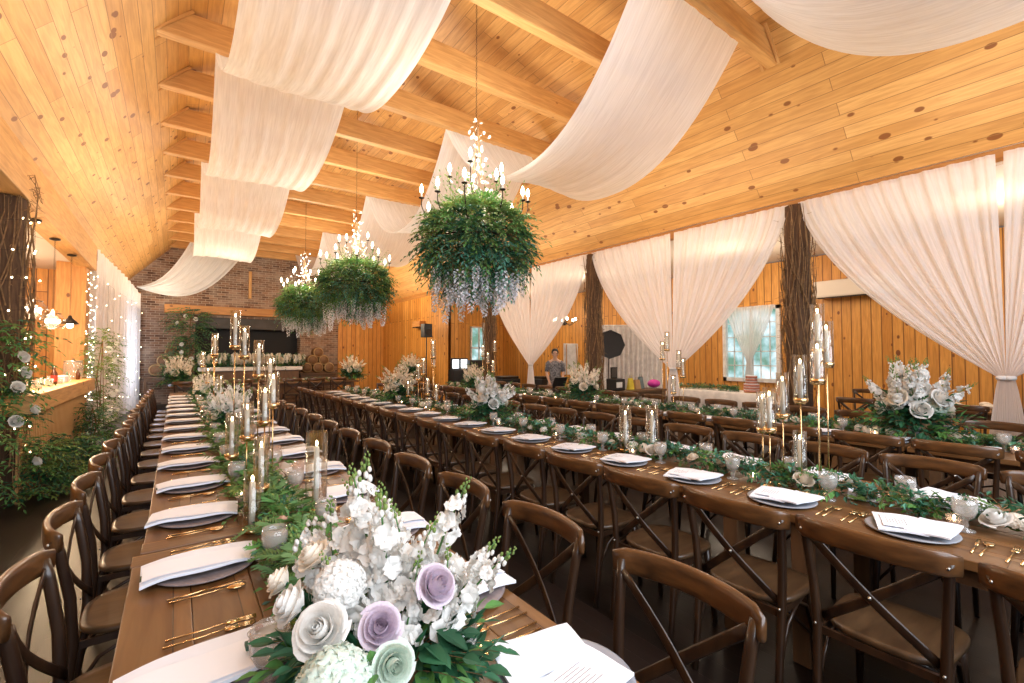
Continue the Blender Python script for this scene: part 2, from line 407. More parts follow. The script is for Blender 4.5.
# brick end wall, with pine to its curtain side
m=MB()
def wallquad(m,x0,x1,z0,z1,y,mi=0): m.quad([(x0,y,z0),(x1,y,z0),(x1,y,z1),(x0,y,z1)],[(x0,z0),(x1,z0),(x1,z1),(x0,z1)],mi)
wallquad(m,XL-.6,.5,0,5.4,YF); wallquad(m,3.7,5.05,0,5.4,YF); wallquad(m,.5,3.7,2.82,5.4,YF)
m.quad([(.5,YF,0),(.5,YF,2.82),(.5,YF+.5,2.82),(.5,YF+.5,0)],[(0,0),(0,2.8),(.5,2.8),(.5,0)])
m.quad([(3.7,YF,0),(3.7,YF+.5,0),(3.7,YF+.5,2.82),(3.7,YF,2.82)],[(0,0),(.5,0),(.5,2.8),(0,2.8)])
wallquad(m,-.2,5.2,5.4,6.2,YF)
struct('wall_far',m,M['brick'])
m=MB(); wallquad(m,.45,3.75,0,2.9,YF+.5); struct('wall_recess',m,M['voidblack'])
m=MB(); m.box((2.1,YF+.12,2.64),(3.2,.1,.36)); struct('trim_lintel',m,M['greylintel'])
def vwall(name,a,b,z0,z1,mat=M['wallpine']):
    (x0,y0),(x1,y1)=a,b; L=math.hypot(x1-x0,y1-y0)
    m=MB(); m.quad([(x0,y0,z0),(x1,y1,z0),(x1,y1,z1),(x0,y0,z1)],[(z0,0),(z0,L),(z1,L),(z1,0)])
    d=V((y1-y0,-(x1-x0),0)).normalized()*.1
    if d.dot(V(((x0+x1)/2-1.5,(y0+y1)/2-6,0)))<0: d=-d
    m.quad([(x0+d.x,y0+d.y,z0),(x0+d.x,y0+d.y,z1),(x1+d.x,y1+d.y,z1),(x1+d.x,y1+d.y,z0)],[(0,0)]*4)
    return struct(name,m,mat)
vwall('wall_far',(5.05,YF-.02),(XR,YF-.02),0,5.2)
vwall('wall_right',(XR,YF),(XR,12.7),0,ZE)
vwall('wall_outer',(11.4,-2.6),(11.4,4.62),0,3.75)
# outer wall pieces round the window (Y 4.62..6.1, z .95..2.7)
m=MB()
def wq(y0,y1,z0,z1): m.quad([(11.4,y0,z0),(11.4,y1,z0),(11.4,y1,z1),(11.4,y0,z1)],[(z0,y0),(z0,y1),(z1,y1),(z1,y0)])
wq(4.9,6.3,0,.92); wq(4.9,6.3,2.72,3.75); wq(4.62,4.9,0,3.75); wq(6.3,16.2,0,3.75)
struct('wall_outer',m,M['wallpine'])
vwall('wall_aisle_end',(11.4,16.2),(XR,16.2),0,3.75)
m=MB(); m.quad([(XR,YN,3.78),(11.5,YN,3.78),(11.5,16.3,3.78),(XR,16.3,3.78)],[(YN,XR),(YN,11.5),(16.3,11.5),(16.3,XR)])
m.quad([(XR,YN,3.85),(XR,16.3,3.85),(11.5,16.3,3.85),(11.5,YN,3.85)],[(0,0)]*4)
struct('ceiling',m,M['cream_paint'])
# bar room
vwall('wall_bar_back',(-5,-1),(-5,13.2),0,3.5)
vwall('wall_bar_end',(-5,13.0),(-1.5,13.0),0,3.5)
m=MB(); m.quad([(-5,-1,3.3),(-1.4,-1,3.3),(-1.4,13.1,3.3),(-5,13.1,3.3)],[(0,0)]*4); struct('ceiling',m,M['cream_paint'])
vwall('wall_left',(XL-.35,12.4),(XL-.35,YF),0,ZE+.3,M['cream_paint'])
# eave beams / headers
m=MB(); m.box((XL-.08,5.2,3.47),(.26,14.0,.48)); struct('trim_eave_beam',m,M['beam'],bevel=.01)
m=MB(); m.box((XR+.06,7.7,3.63),(.14,20.6,.14)); struct('trim_header',m,M['beamdark'],bevel=.01)
# tie beams
for k in range(14):
    y=2.46+1.19*k
    m=MB(); x0,x1=-.24,5.58
    m.box(((x0+x1)/2,y,ZB+.15),(x1-x0+.1,.13,.30))
    o=struct('ceiling_beam',m,M['beam'],bevel=.012)
    m=MB()
    for sx,xe in ((-1,x0),(1,x1)):   # casing boards that frame each beam end on the sloped boards
        d=V((1,0,1)) if sx<0 else V((-1,0,1))
        for dy in (-.09,.09):
            a=V((xe-.06*(-sx)*0,y+dy,ZB-.02)); b=a+d*.33
            m.sweep([a,b],.03,.03,up=(0,1,0),n=4,sq=6)
    struct('trim_beam_casing',m,M['beam'])
# wall post of the fireplace, mantel and wooden strip
m=MB(); m.box((1.68,YF-.1,3.04),(4.0,.22,.27)); struct('trim_mantel',m,M['beamdark'],bevel=.01)
m=MB(); m.box((2.05,YF-.04,4.0),(.09,.08,.95)); struct('trim_strut',m,M['beam'],bevel=.01)
m=MB(); m.box((-.97,YF-.06,1.75),(.12,.12,3.5)); struct('trim_corner_post',m,M['beamdark'],bevel=.01)

# posts wrapped in vines along the curtain line
def vine_post(x,y,h,r,name,label,seed):
    rr=random.Random(seed)
    t=thing(name,label,'wrapped post',(x,y,0))
    m=MB(); m.lathe([(r*.72,0),(r*.72,h)],n=14); m.build('trunk',M['bark'],t,True)
    m=MB()
    for i in range(95):
        a=rr.uniform(0,2*PI); z=rr.uniform(0,h*.75); L=rr.uniform(.6,1.6); da=rr.uniform(-.9,.9); ph=rr.uniform(0,6)
        pts=[]
        for j in range(7):
            q=j/6; zz=min(h-.01,z+L*q); aa=a+da*q+.12*math.sin(ph+q*7); R0=r*(.82+.16*math.sin(ph*2+q*5)+.04)
            pts.append((R0*math.cos(aa),R0*math.sin(aa),zz))
        m.sweep(pts,rr.uniform(.008,.02),n=4,taper=[1,1,1,.9,.8,.6,.3])
    for i in range(260):
        a=rr.uniform(0,2*PI); z=rr.uniform(.05,h-.1); d=V((math.cos(a),math.sin(a),rr.uniform(-.8,1))).normalized()
        p=V((math.cos(a)*r*.8,math.sin(a)*r*.8,z)); L=rr.uniform(.05,.14)
        m.sweep([p,p+d*L*.5+V((0,0,rr.uniform(-.02,.03))),p+d*L],.007,n=3,taper=[1,.8,.3])
    m.build('vine_wrap',M['twig'],t)
    return t
vine_post(XR,2.72,3.6,.21,'vine_wrapped_post','brown vine wrapped post between the two widest curtain swags',1)
vine_post(XR,6.52,3.6,.20,'vine_wrapped_post','brown vine wrapped post beside the black studio umbrella',2)
vine_post(XR,10.35,3.6,.20,'vine_wrapped_post','brown vine wrapped post behind the hanging blossoms of the big chandelier',3)

# ------------------------------------------------------------------ sheer curtains of the arcade
def curtain_panel(y0,yt,label,ztop=3.62,X=XR-.12,seed=0,zt=1.33):
    rr=random.Random(seed); t=thing('sheer_curtain',label,'curtain',(X,yt,0),0,'sheer curtains along the arcade')
    n=64; W=y0-yt; ph=rr.uniform(0,6)
    sgn=1 if W>0 else -1
    def fold(s,k): return (math.sin(s*2*PI*8+ph+1.6*math.sin(s*7+ph))*.6+math.sin(s*2*PI*19+ph*2+1.2*math.sin(s*13))*.4+math.sin(s*2*PI*37+ph)*.16)*k
    def fn(s,q):
        # s 0 at the middle of the bay, 1 at the post ; q 0 top 1 tie
        e=1.0+.45*s
        top=sgn*(.03+(abs(W)-.03)*s); bot=sgn*.055*s
        y=top+(bot-top)*q**e
        z=ztop+(zt-ztop)*q - .10*s*math.sin(PI*q)
        return V((fold(s,.022+.02*math.sin(PI*q)),y,z))
    m=MB(); m.grid(n*2,22,fn,uvfn=lambda s,q:(q*2.4,s*abs(W)))
    m.build('panel',M['curtain'],t,True)
    def f2(s,q):
        w=.055+.15*q**.8
        return V((fold(s,.02+.02*q),sgn*w*s,zt*(1-q)+.02))
    m=MB(); m.grid(n*2,10,f2,uvfn=lambda s,q:(q*1.3,s*.6)); m.build('tail',M['curtain'],t,True)
    m=MB(); m.lathe([(.040,-.02),(.046,0),(.040,.02)],(0,sgn*.030,zt),n=16); m.build('tieback',M['cloth'],t,True)
bays=[(2.66,.78,'sheer cream curtain swooping from the vine post behind the big white bouquet'),
      (-1.1,.78,'sheer cream curtain past the tie, at the frame edge above the candles'),
      (6.46,4.60,'sheer cream curtain swooping from the umbrella side post towards the low tie'),
      (2.78,4.60,'sheer cream curtain swooping across the cake table window'),
      (10.2,8.43,'sheer cream curtain hanging by the big chandelier blossoms'),
      (6.58,8.43,'sheer cream curtain swooping past the small chandelier in the aisle')]
for i,(a,b,l) in enumerate(bays): curtain_panel(a,b,l,seed=i+5)
# bar side curtain, beyond the bar
t=thing('sheer_curtain','long white sheer curtain hanging beyond the bar, lit with fairy lights','curtain',(0,0,0))
def fn(s,q):
    y=12.15+(17.9-12.15)*s; x=XL+.06+.40*s**1.4; 
    return V((x+.05*math.sin(s*75)*(.5+.5*q)+.02*math.sin(s*160),y,3.66+(.03-3.66)*q+(-.30*s**3*(1-q))))
m=MB(); m.grid(200,8,fn,uvfn=lambda s,q:(q*3.5,s*6)); m.build('panel',M['curtain'],t,True)
def string_of_lights(name,label,pts,parent=None,n=40,r=.009,group=None):
    t=thing(name,label,'string lights',(0,0,0),0,group)
    m=MB(); m.sweep(pts,.004,n=3); m.build('wire',M['iron'],t)
    b=MB(); b.sphere((0,0,0),r,6,4); me=b.mesh('bulb',[M['fairy']])
    for i in range(n):
        q=(i+.5)/n*(len(pts)-1); k=int(q); p=V(pts[k]).lerp(V(pts[min(k+1,len(pts)-1)]),q-k)
        o=bpy.data.objects.new('bulb',me); COL.objects.link(o); o.parent=t; o.location=p+V((R.uniform(-.03,.03),R.uniform(-.03,.03),R.uniform(-.03,.03)))
    return t
pts=[]
for j in range(7):
    y=12.8+j*.8; x=XL+.18+.40*(j/7)**1.4
    col=[(x,y,.4+q*.33) for q in range(9)]
    pts+= col if j%2==0 else col[::-1]
string_of_lights('fairy_light_curtain','warm fairy lights hanging down the white curtain beyond the bar',pts,n=42,r=.009)

# ------------------------------------------------------------------ ceiling swags
def swag(x0,x1,y0,y1,sag,label,ph=0,z0=ZB-.02,z1=None,crinkle=.012,mid=.5):
    z1=z0 if z1 is None else z1
    t=thing('ceiling_swag',label,'ceiling drape',((x0+x1)/2,(y0+y1)/2,z0),0,'sheer swags hung under the tie beams')
    cx,cy=(x0+x1)/2,(y0+y1)/2
    def fn(s,q):
        x=x0+(x1-x0)*s; y=y0+(y1-y0)*q
        z=z0+(z1-z0)*q-sag*(1-abs(2*q-1)**2.3)*(1+.04*math.sin(s*5+ph))
        z+=crinkle*math.sin(s*38+ph+q*3)+crinkle*.6*math.sin(s*71+ph*2-q*4)
        x+=.03*math.sin(q*PI)*(1-2*s)
        return V((x-cx,y-cy,z-z0))
    m=MB(); m.grid(90,30,fn,uvfn=lambda s,q:(q*4,s*1.6)); m.build('sheet',M['sheer'],t,True)
    return t
for i in range(4):
    swag(.30,1.75,2.46+3.57*i,6.03+3.57*i,(.80,.62,.66,.66)[i],ORD[i]+' sheer swag from the camera in the row above the bar table',i, crinkle=.007)
for i in range(5):
    y0=-1.1+3.57*i
    swag(3.2,4.85,y0,(y0+3.57) if i else 2.2,(1.12,1.15,1.1,1.0,.9)[i],ORD[i]+' sheer swag from the camera in the row towards the curtain wall',i+7,crinkle=.004,z1=None if i else 5.12)
# last swoop down to the brick corner
t=thing('ceiling_swag','sheer swag dropping from the last beam down to the brick corner','ceiling drape',(0,0,0),0,'sheer swags hung under the tie beams')
def fn(s,q):
    ax,ay,az=.30+1.45*s,16.8+.4*s,ZB-.02; bx,by,bz=-.98,17.75,3.62
    w=(s-.5)
    x=ax+(bx-ax)*q; y=ay+(by-ay)*q+.0; z=az+(bz-az)*q-(.42+.50*s)*math.sin(PI*q)**.9*(1-.25*q) - .12*w*(1-q)
    return V((x,y+.02*math.sin(s*40),z+.03*math.sin(s*34)*(1-q*.5)))
m=MB(); m.grid(70,26,fn,uvfn=lambda s,q:(q*4,s*1.6)); m.build('sheet',M['sheer'],t,True)

# ------------------------------------------------------------------ chair
def make_chair():
    t=thing('cross_back_chair','','chair')
    # seat (faces +X)
    m=MB()
    out=[]
    for i in range(28):
        a=2*PI*i/28; ca,sa=math.cos(a),math.sin(a)
        e=.55; x=.205*math.copysign(abs(ca)**e,ca); y=(.205+.022*ca)*math.copysign(abs(sa)**e,sa)
        out.append((x+.01,y))
    n=len(out)
    def ring(k,z): return [(x*k,y*k,z) for x,y in out]
    vs=ring(.96,.440)+ring(1,.446)+ring(1,.460)+ring(.97,.468)+ring(.85,.464)+ring(.4,.461)
    fs=[]
    for j in range(5):
        for i in range(n): fs.append((j*n+i,j*n+(i+1)%n,(j+1)*n+(i+1)%n,(j+1)*n+i))
    fs.append(tuple(reversed(range(n)))); fs.append(tuple(5*n+i for i in range(n)))
    m.add(vs,fs); m.build('seat',M['seat'],t,True)
    for s in (-1,1):     # rear leg runs up as the stile
        m=MB(); m.sweep([(-.245,s*.195,0),(-.215,s*.195,.22),(-.195,s*.198,.44),(-.205,s*.207,.62),(-.235,s*.220,.80),(-.25,s*.226,.862)],.032,.036,up=(1,0,0),n=8,sq=3,taper=[.8,.95,1.05,1,.95,.9])
        m.sphere((-.268,s*.226,.845),.006,6,4,mi=1); m.sphere((-.218,s*.198,.455),.006,6,4,mi=1)
        m.build('leg',[M['chair'],M['chrome']],t,True)
    for s in (-1,1):
        m=MB(); m.sweep([(.215,s*.185,0),(.185,s*.175,.25),(.165,s*.165,.442)],.034,.034,up=(1,0,0),n=8,sq=2.6,taper=[.75,.95,1.1])
        m.build('leg',M['chair'],t,True)
    # top rail: wide bent board bowing backwards, ends wrapping past the stiles
    m=MB(); P=[];tp=[]
    for j in range(15):
        q=j/14*2-1; y=q*.252; x=-.238-.062*(1-q*q)**.8-(0 if abs(q)<.99 else -.006); z=.852+.008*(1-q*q)
        P.append((x,y,z)); tp.append(1 if abs(q)<.99 else .80)
    m.sweep(P,.026,.086,up=(0,0,1),n=12,sq=3.6,taper=tp); m.build('top_rail',M['rail'],t,True)
    for s in (-1,1):
        m=MB(); P=[]
        for j in range(9):
            q=j/8; P.append((-.185-.05*q-.026*math.sin(PI*q)+(.004 if s>0 else -.008),s*(.185-.395*q),.475+.355*q))
        m.sweep(P,.008,.037,up=(1,0,.15) if False else (0,s*.7,.7),n=6,sq=4)
        if s>0: m.lathe([(.008,0),(.006,.006),(0,.008)],(-.250,0,.648),8,mi=1,axis=(-1,0,0))
        m.build('cross_brace',[M['chair'],M['chrome']],t,True)
    for s in (-1,1):
        m=MB(); P=[(.178,s*.170,.22),(.11,s*.172,.36),(0,s*.180,.415),(-.12,s*.190,.36),(-.207,s*.195,.22)]
        m.sweep(P,.018,.018,n=6); m.build('stretcher',M['chair'],t,True)
    m=MB(); m.sweep([(.175,-.17,.20),(.10,-.10,.30),(.06,0,.33),(.10,.10,.30),(.175,.17,.20)],.018,n=6); m.build('stretcher',M['chair'],t,True)
    m=MB(); m.lathe([(.0,.0)],(0,0,0),3) if False else m.sweep([(-.19,-.19,.425),(0,-.18,.425),(.16,-.16,.425),(.16,.16,.425),(0,.18,.425),(-.19,.19,.425)],.02,.035,n=4,sq=4,closed=True); m.build('seat_frame',M['chair'],t)
    return t
chair=Placer(make_chair())
def chair_row(x,y0,pitch,n,rz,where,group,jit=.012):
    for k in range(n):
        chair.put((x+R.uniform(-jit,jit),y0+pitch*k+R.uniform(-jit,jit),0),rz+R.uniform(-.03,.03),f'brown cross back chair, {ORD[k]} from camera end, {where}',group)
chair_row(-.11,2.00-.655,.655,16,0,'bar side of bar table','chairs on the bar side of the bar table')
chair_row(.99,.83,.65,17,PI,'aisle side of bar table','chairs on the aisle side of the bar table')
chair_row(2.36,.06,.54,20,0,'bar side of middle table','chairs on the bar side of the middle table')
chair_row(3.64,.22,.57,19,PI,'curtain side of middle table','chairs on the curtain side of the middle table')
chair_row(5.0,.25,.57,19,0,'bar side of curtain table','chairs on the bar side of the curtain table')
chair_row(6.27,.25,.57,19,PI,'curtain side of curtain table','chairs on the curtain side of the curtain table')

# ------------------------------------------------------------------ tables
TZ=.76
def make_table(L):
    t=thing('farm_table','','table')
    m=MB(); w=.175
    for i in range(6): m.box((-.4375+w*i,0,TZ-.02),(w-.0015,L-.24,.04),along=1)
    m.build('tabletop',M['table'],t,bevel=.003)
    for s in (-1,1):
        m=MB(); m.box((0,s*(L/2-.06),TZ-.02),(1.06,.118,.042),along=0); m.build('end_board',M['table'],t,bevel=.003)
    m=MB()
    for s in (-1,1): m.box((s*.42,0,TZ-.085),(.03,L-.3,.09),along=1)
    for s in (-1,1): m.box((0,s*(L/2-.16),TZ-.085),(.84,.03,.09),along=0)
    m.build('apron',M['tableleg'],t)
    for sx in (-1,1):
        for sy in (-1,1):
            m=MB(); m.box((sx*.43,sy*(L/2-.17),.36),(.085,.085,.716)); m.build('leg',M['tableleg'],t,bevel=.006)
    return t
tabp=Placer(make_table(2.4))
for k in range(5): tabp.put((.425-(.02 if k==0 else 0)+.004*k,1.17+2.42*k,0),0,f'wooden farm table section, {ORD[k]} from the camera in the bar table','farm tables of the bar row')
for k in range(5): tabp.put((3.03,.0+2.42*k,0),0,f'wooden farm table section, {ORD[k]} from the camera in the middle table','farm tables of the middle row')
for k in range(5): tabp.put((5.66,.0+2.42*k,0),0,f'wooden farm table section, {ORD[k]} from the camera in the curtain table','farm tables of the curtain row')

# ------------------------------------------------------------------ place settings
def proto_charger(mat):
    m=MB(); m.lathe([(0,0),(.10,0),(.115,.004),(.165,.010),(.168,.014),(.16,.016),(.118,.008),(.10,.006),(0,.006)],n=36,caps=False)
    o=m.build('charger_plate',mat,None,True); tag(o,'x','plate'); return o
chA=Placer(proto_charger(M['charger'])); chB=Placer(proto_charger(M['chargerblue']))
def proto_napkin():
    t=thing('folded_napkin','','napkin')
    m=MB()
    def top(s,q):
        x=(s-.5)*.36; y=(q-.5)*.20
        z=.030-(.55*max(0,abs(x)-.10)**1.5)+.002*math.sin(s*9+q*4)
        return V((x,y+.012*s,z))
    m.grid(14,6,top); m.grid(14,6,lambda s,q: top(s,q)+V((0,0,-.010)))
    for q in (0,1): m.grid(14,2,lambda s,u:top(s,q)+V((0,0,-.010*u)))
    for s in (0,1): m.grid(6,2,lambda q,u:top(s,q)+V((0,0,-.010*u)))
    m.build('linen',M['napkin'],t,True)
    m=MB()
    m.grid(10,5,lambda s,q: V(((s-.5)*.31-.02,(q-.5)*.13-.02,.034-(.55*max(0,abs((s-.5)*.31)-.10)**1.5)+.0016*math.sin(s*7))))
    m.grid(10,5,lambda s,q: V(((s-.5)*.31-.02,(q-.5)*.13-.02,.0325-(.55*max(0,abs((s-.5)*.31)-.10)**1.5)+.0016*math.sin(s*7))))
    m.build('menu_card',M['card'],t,True)
    m=MB(); m.box((-.165,-.035,.019),(.03,.05,.004)); m.build('name_card',M['greencard'],t)
    return t
napA=Placer(proto_napkin())
def proto_napkin2():
    t=thing('folded_napkin','','napkin')
    m=MB()
    for k,(dx,dy,rz,w,d,z) in enumerate(((0,.045,.25,.26,.17,.018),(.01,-.075,-.12,.24,.15,.026))):
        rot=Matrix.Rotation(rz,3,'Z')
        def fn(s,q,zz=0): 
            p=rot@V(((s-.5)*w,(q-.5)*d,0)); return V((p.x+dx,p.y+dy,z+zz+.003*math.sin(s*6+q*5+k)))
        m.grid(8,8,lambda s,q:fn(s,q,.007)); m.grid(8,8,fn)
        for q0 in (0,1): m.grid(8,2,lambda s,u:fn(s,q0,.007*u))
        for s0 in (0,1): m.grid(8,2,lambda q,u:fn(s0,q,.007*u))
    m.build('linen',M['napkin'],t,True)
    m=MB(); rot=Matrix.Rotation(.25,3,'Z')
    m.box((-.01,.05,.0305),(.17,.11,.0015),rot=rot); m.build('menu_card',M['card'],t)
    m=MB()
    for i in range(7):
        p=rot@V((0,.035-.011*i,0)); m.box((p.x-.01,p.y+.05,.0316),(.10-.02*(i%3),.0018,.0004),rot=rot)
    m.build('menu_lines',M['ink'],t)
    return t
napB=Placer(proto_napkin2())
def cutlery(kind):
    m=MB()
    if kind=='knife':
        m.sweep([(-.11,0,.004),(-.04,0,.005),(.0,0,.005)],.009,.006,n=6); m.sweep([(0,0,.005),(.05,.002,.005),(.09,.003,.005),(.11,0,.005)],.018,.003,n=6,taper=[.6,1,.9,.2])
    elif kind=='spoon':
        m.sweep([(-.11,0,.004),(-.02,0,.006),(.05,0,.008)],.008,.005,n=6,taper=[1.2,.8,.6]); m.lathe2((.075,0,.007),(.030,.019,.005),10,6,0)
    else:
        m.sweep([(-.11,0,.004),(-.02,0,.006),(.035,0,.009)],.008,.005,n=6,taper=[1.2,.8,.6]); m.box((.05,0,.008),(.034,.024,.003))
        for i in range(4): m.box((.088,-.0096+.0064*i,.008),(.046,.0032,.0025))
    o=m.build(kind if kind!='fork' else 'fork',M['gold'],None,True); tag(o,'x','cutlery'); return o
PK,PS,PF=Placer(cutlery('knife')),Placer(cutlery('spoon')),Placer(cutlery('fork'))
def gob():
    m=MB(); m.lathe([(.036,0),(.036,.006),(.012,.012),(.009,.022),(.016,.028),(.010,.036),(.013,.05),(.032,.066),(.043,.09),(.046,.118),(.043,.148),(.0415,.148),(.044,.118),(.040,.092),(.028,.07),(0,.06)],n=20,caps=True)
    t=thing('goblet','','glass'); m.build('bowl',M['goblet'],t,True)
    m=MB(); m.lathe([(0,.064),(.027,.072),(.039,.094),(.042,.128),(0,.128)],n=16,caps=False); m.build('iced_water',WATER,t,True)
    return t
WATER=glassy('iced_water',(.97,.97,.97),.1,.30,(.95,.93,.9))
GOB=Placer(gob())
def tumb():
    m=MB(); m.lathe([(.030,0),(.032,.004),(.038,.11),(.0365,.11),(.030,.008),(0,.008)],n=18)
    o=m.build('tumbler',M['pinkglass'],None,True); tag(o,'x','glass'); return o
TUM=Placer(tumb())
def setting(x,y,face,where,i,style,cut,glassonly=False,nap=True):
    o=ORD[i]; s=1 if face==0 else -1          # face 0 : guest looks along +X
    j=lambda a=.01:R.uniform(-a,a)
    z=TZ+.001
    wl=f'{o} seat from camera end, {where}'
    if not glassonly:
        (chA if style=='A' else chB).put((x+j(),y+j(),z),R.uniform(0,.3),f'round grey charger plate, {wl}','charger plates on the tables')
        if nap: (napA if style=='A' else napB).put((x-s*.01+j(),y+j(),z+.008),(face if style=='A' else face)+j(.12),f'folded white napkin, {wl}','folded napkins on the chargers')
    if cut:
        PK.put((x+j(),y-s*.205,z),face+j(.05),f'gold knife, {wl}','gold cutlery on the tables')
        PS.put((x-.0+j(),y-s*.235,z),face+j(.05),f'gold spoon, {wl}','gold cutlery on the tables')
        PF.put((x+j(),y+s*.205,z),face+j(.05),f'gold inner fork, {wl}','gold cutlery on the tables')
        PF.put((x+j(),y+s*.24,z),face+j(.05),f'gold outer fork, {wl}','gold cutlery on the tables')
    GOB.put((x+s*.215+j(),y-s*.15+j(),z) if not (i==0 and where=='bar side of bar table') else (.195,1.25,z),R.uniform(0,3),f'frosted glass water goblet, {wl}','water goblets on the tables')
for k in range(15): setting(.10,(1.43+.655*k) if k else 1.37,0,'bar side of bar table',k,'A',k<7)
for k in range(16): setting(.77,(.72+.655*k) if k else .84,PI,'aisle side of bar table',k,'A' if k else 'B',k<5)
for k in range(19): setting(2.70,.07+.55*k,0,'bar side of middle table',k,'B',k<9)
for k in range(17): setting(3.36,.60+.57*k,PI,'curtain side of middle table',k,'B',k<4)
for k in range(18): setting(5.33,.25+.57*k,0,'bar side of curtain table',k,'B',False)
for k in range(17): setting(5.99,.30+.57*k,PI,'curtain side of curtain table',k,'B',False)
for k in range(7): TUM.put((.62+.03*(k%2),(1.9+.66*(k-1)) if k else 1.06,TZ+.001),0,f'low pink tinted tumbler, {ORD[k]} from camera on the bar table','pink tumblers')

# ------------------------------------------------------------------ candle stands
def flame(m,x,y,z,mi,s=1): m.lathe2((x,y,z+.011*s),(.0055*s,.0055*s,.014*s),6,6,mi)
nstand=0
def stand(x,y,zc,zt,table,label,rad=.036):
    """zc underside of the glass, zt its rim"""
    h=zc-TZ; t=thing('candle_stand',label,'candle holder',(x,y,TZ+.001),0,'gold candle stands with glass cylinders')
    if h>.1:
        m=MB(); m.lathe([(0,0),(.055,0),(.055,.006),(.012,.012),(.006,.03)],n=20,caps=False); m.build('base',M['gold'],t,True)
        m=MB(); m.lathe([(.004,.01),(.004,h-.02)],n=8); m.build('stem',M['gold'],t,True)
    m=MB(); m.lathe([(0,max(0,h-.02)),(.03,max(0,h-.018)),(rad+.003,h),(rad+.003,h+.016),(rad-.004,h+.016),(rad-.004,h+.004),(0,h+.004)],n=20,caps=False); m.build('cup',M['gold'],t,True)
    H=zt-zc
    m=MB(); m.lathe([(rad,h+.005),(rad,h+H),(rad-.002,h+H),(rad-.002,h+.006)],n=24,caps=False); m.build('glass_cylinder',M['glass'],t,True)
    ch=H*.82; m=MB(); m.lathe([(.0135,h+.004),(.0125,h+ch-.012),(.009,h+ch-.004),(.002,h+ch)],n=12)
    c=m.build('candle',M['wax'],t,True)
    m=MB(); flame(m,0,0,h+ch,0); m.build('flame',M['flame'],c,True)
A=[(.38,4.26,1.62,1.92,'tallest glass cylinder candle of the bar table cluster'),(.45,4.29,1.54,1.80,'second tallest glass cylinder candle of the bar table cluster'),
(.50,3.88,1.40,1.67,'middle height glass cylinder candle of the bar table cluster'),(.56,3.76,1.30,1.55,'glass cylinder candle one step below the middle one, bar table cluster'),
(.50,3.23,1.24,1.45,'gold candle stand with twin stems before the tall cluster, bar table'),(.45,3.20,1.14,1.37,'gold candle stand with dark cup low in the bar table cluster'),
(.36,3.24,1.05,1.27,'short gold candle stand in front of the bar table cluster'),(.29,3.34,.93,1.20,'short cylinder candle behind the goblets on the bar table'),
(.36,2.65,.88,1.14,'low cylinder candle over the blush flowers on the bar table'),(.29,2.38,.765,1.04,'low cylinder candle standing beside the goblet on the bar table'),
(.57,2.41,.80,1.18,'wide glass cylinder candle beside the pink tumbler on the bar table')]
for x,y,a,b,l in A: stand(x,y,a,b,0,l,.05 if 'wide' in l else .036)
for i,(y,z) in enumerate([(6.62,1.82),(7.82,1.79),(8.6,1.69),(9.5,1.62),(9.2,1.35),(7.4,1.29),(10.2,1.1)]): stand(.38+.06*(i%3),y,z-.26,z,0,f'tall candle stand at the far part of the bar table, {ORD[i]} of seven')
B=[(3.05,1.11,1.58,1.86,'tallest cylinder candle of the middle table cluster, beside the vine post'),(2.93,1.07,1.41,1.64,'cylinder candle just under the tallest one, middle table cluster'),
(3.12,1.09,1.50,1.76,'second tallest cylinder candle of the middle table cluster'),(2.98,1.18,1.29,1.56,'cylinder candle at middle height in the middle table cluster'),
(3.05,1.31,1.18,1.45,'cylinder candle below the middle one in the middle table cluster'),(2.94,1.34,1.10,1.36,'lowest front cylinder candle of the middle table cluster'),
(3.15,1.48,1.06,1.32,'half hidden cylinder candle behind the middle table cluster'),(3.06,1.22,.83,1.10,'short candle at the foot of the middle table cluster'),
(2.99,2.50,.78,1.14,'wide glass cylinder with white candle, middle table, farther of a pair'),(3.06,2.29,.78,1.16,'wide glass cylinder with white candle, middle table, closer of a pair')]
for x,y,a,b,l in B: stand(x,y,a,b,0,l,.05 if 'wide' in l else .036)
for i,(y,z) in enumerate([(6.51,1.44),(6.44,1.53),(6.2,1.65),(6.02,1.78),(6.3,1.23),(6.11,1.14),(7.86,1.12),(7.01,1.15),(7.32,1.07)]): stand(3.0+.05*(i%3),y,z-.26,z,0,f'slim candle stand far along the middle table, {ORD[i]} of nine')
for i,(y,z) in enumerate([(3.94,1.89),(4.05,1.76),(3.82,1.63),(3.69,1.52),(3.88,1.28)]): stand(5.62+.05*(i%3),y,z-.26,z,0,f'tall candle stand below the curtain tie, {ORD[i]} of five')
for i,(y,z) in enumerate([(8.78,1.79),(8.65,1.63),(8.45,1.89),(8.37,1.45)]): stand(5.62+.05*(i%3),y,z-.26,z,0,f'tall candle stand far along the curtain table, {ORD[i]} of four')
def votive():
    t=thing('votive_candle','','candle'); m=MB(); m.lathe([(.026,0),(.030,.055),(.028,.055),(.024,.004),(0,.004)],n=14); m.build('glass_cup',M['pinkglass'],t,True)
    m=MB(); m.lathe([(.022,.004),(.023,.032),(0,.032)],n=12); flame(m,0,0,.034,1,.9); m.build('wax',[M['wax'],M['flame']],t,True); return t
VOT=Placer(votive())
for i in range(6): VOT.put((.30+.25*(i%2),2.9+1.15*i,TZ+.001),0,f'small lit votive, {ORD[i]} from camera on the bar table','votive candles')
for i in range(9): VOT.put((2.93+.02*(i%2),.52+.93*i,TZ+.001),0,f'small lit votive, {ORD[i]} from camera on the middle table','votive candles')
for i in range(8): VOT.put((5.50+.02*(i%2),.6+.93*i,TZ+.001),0,f'small lit votive, {ORD[i]} from camera on the curtain table','votive candles')

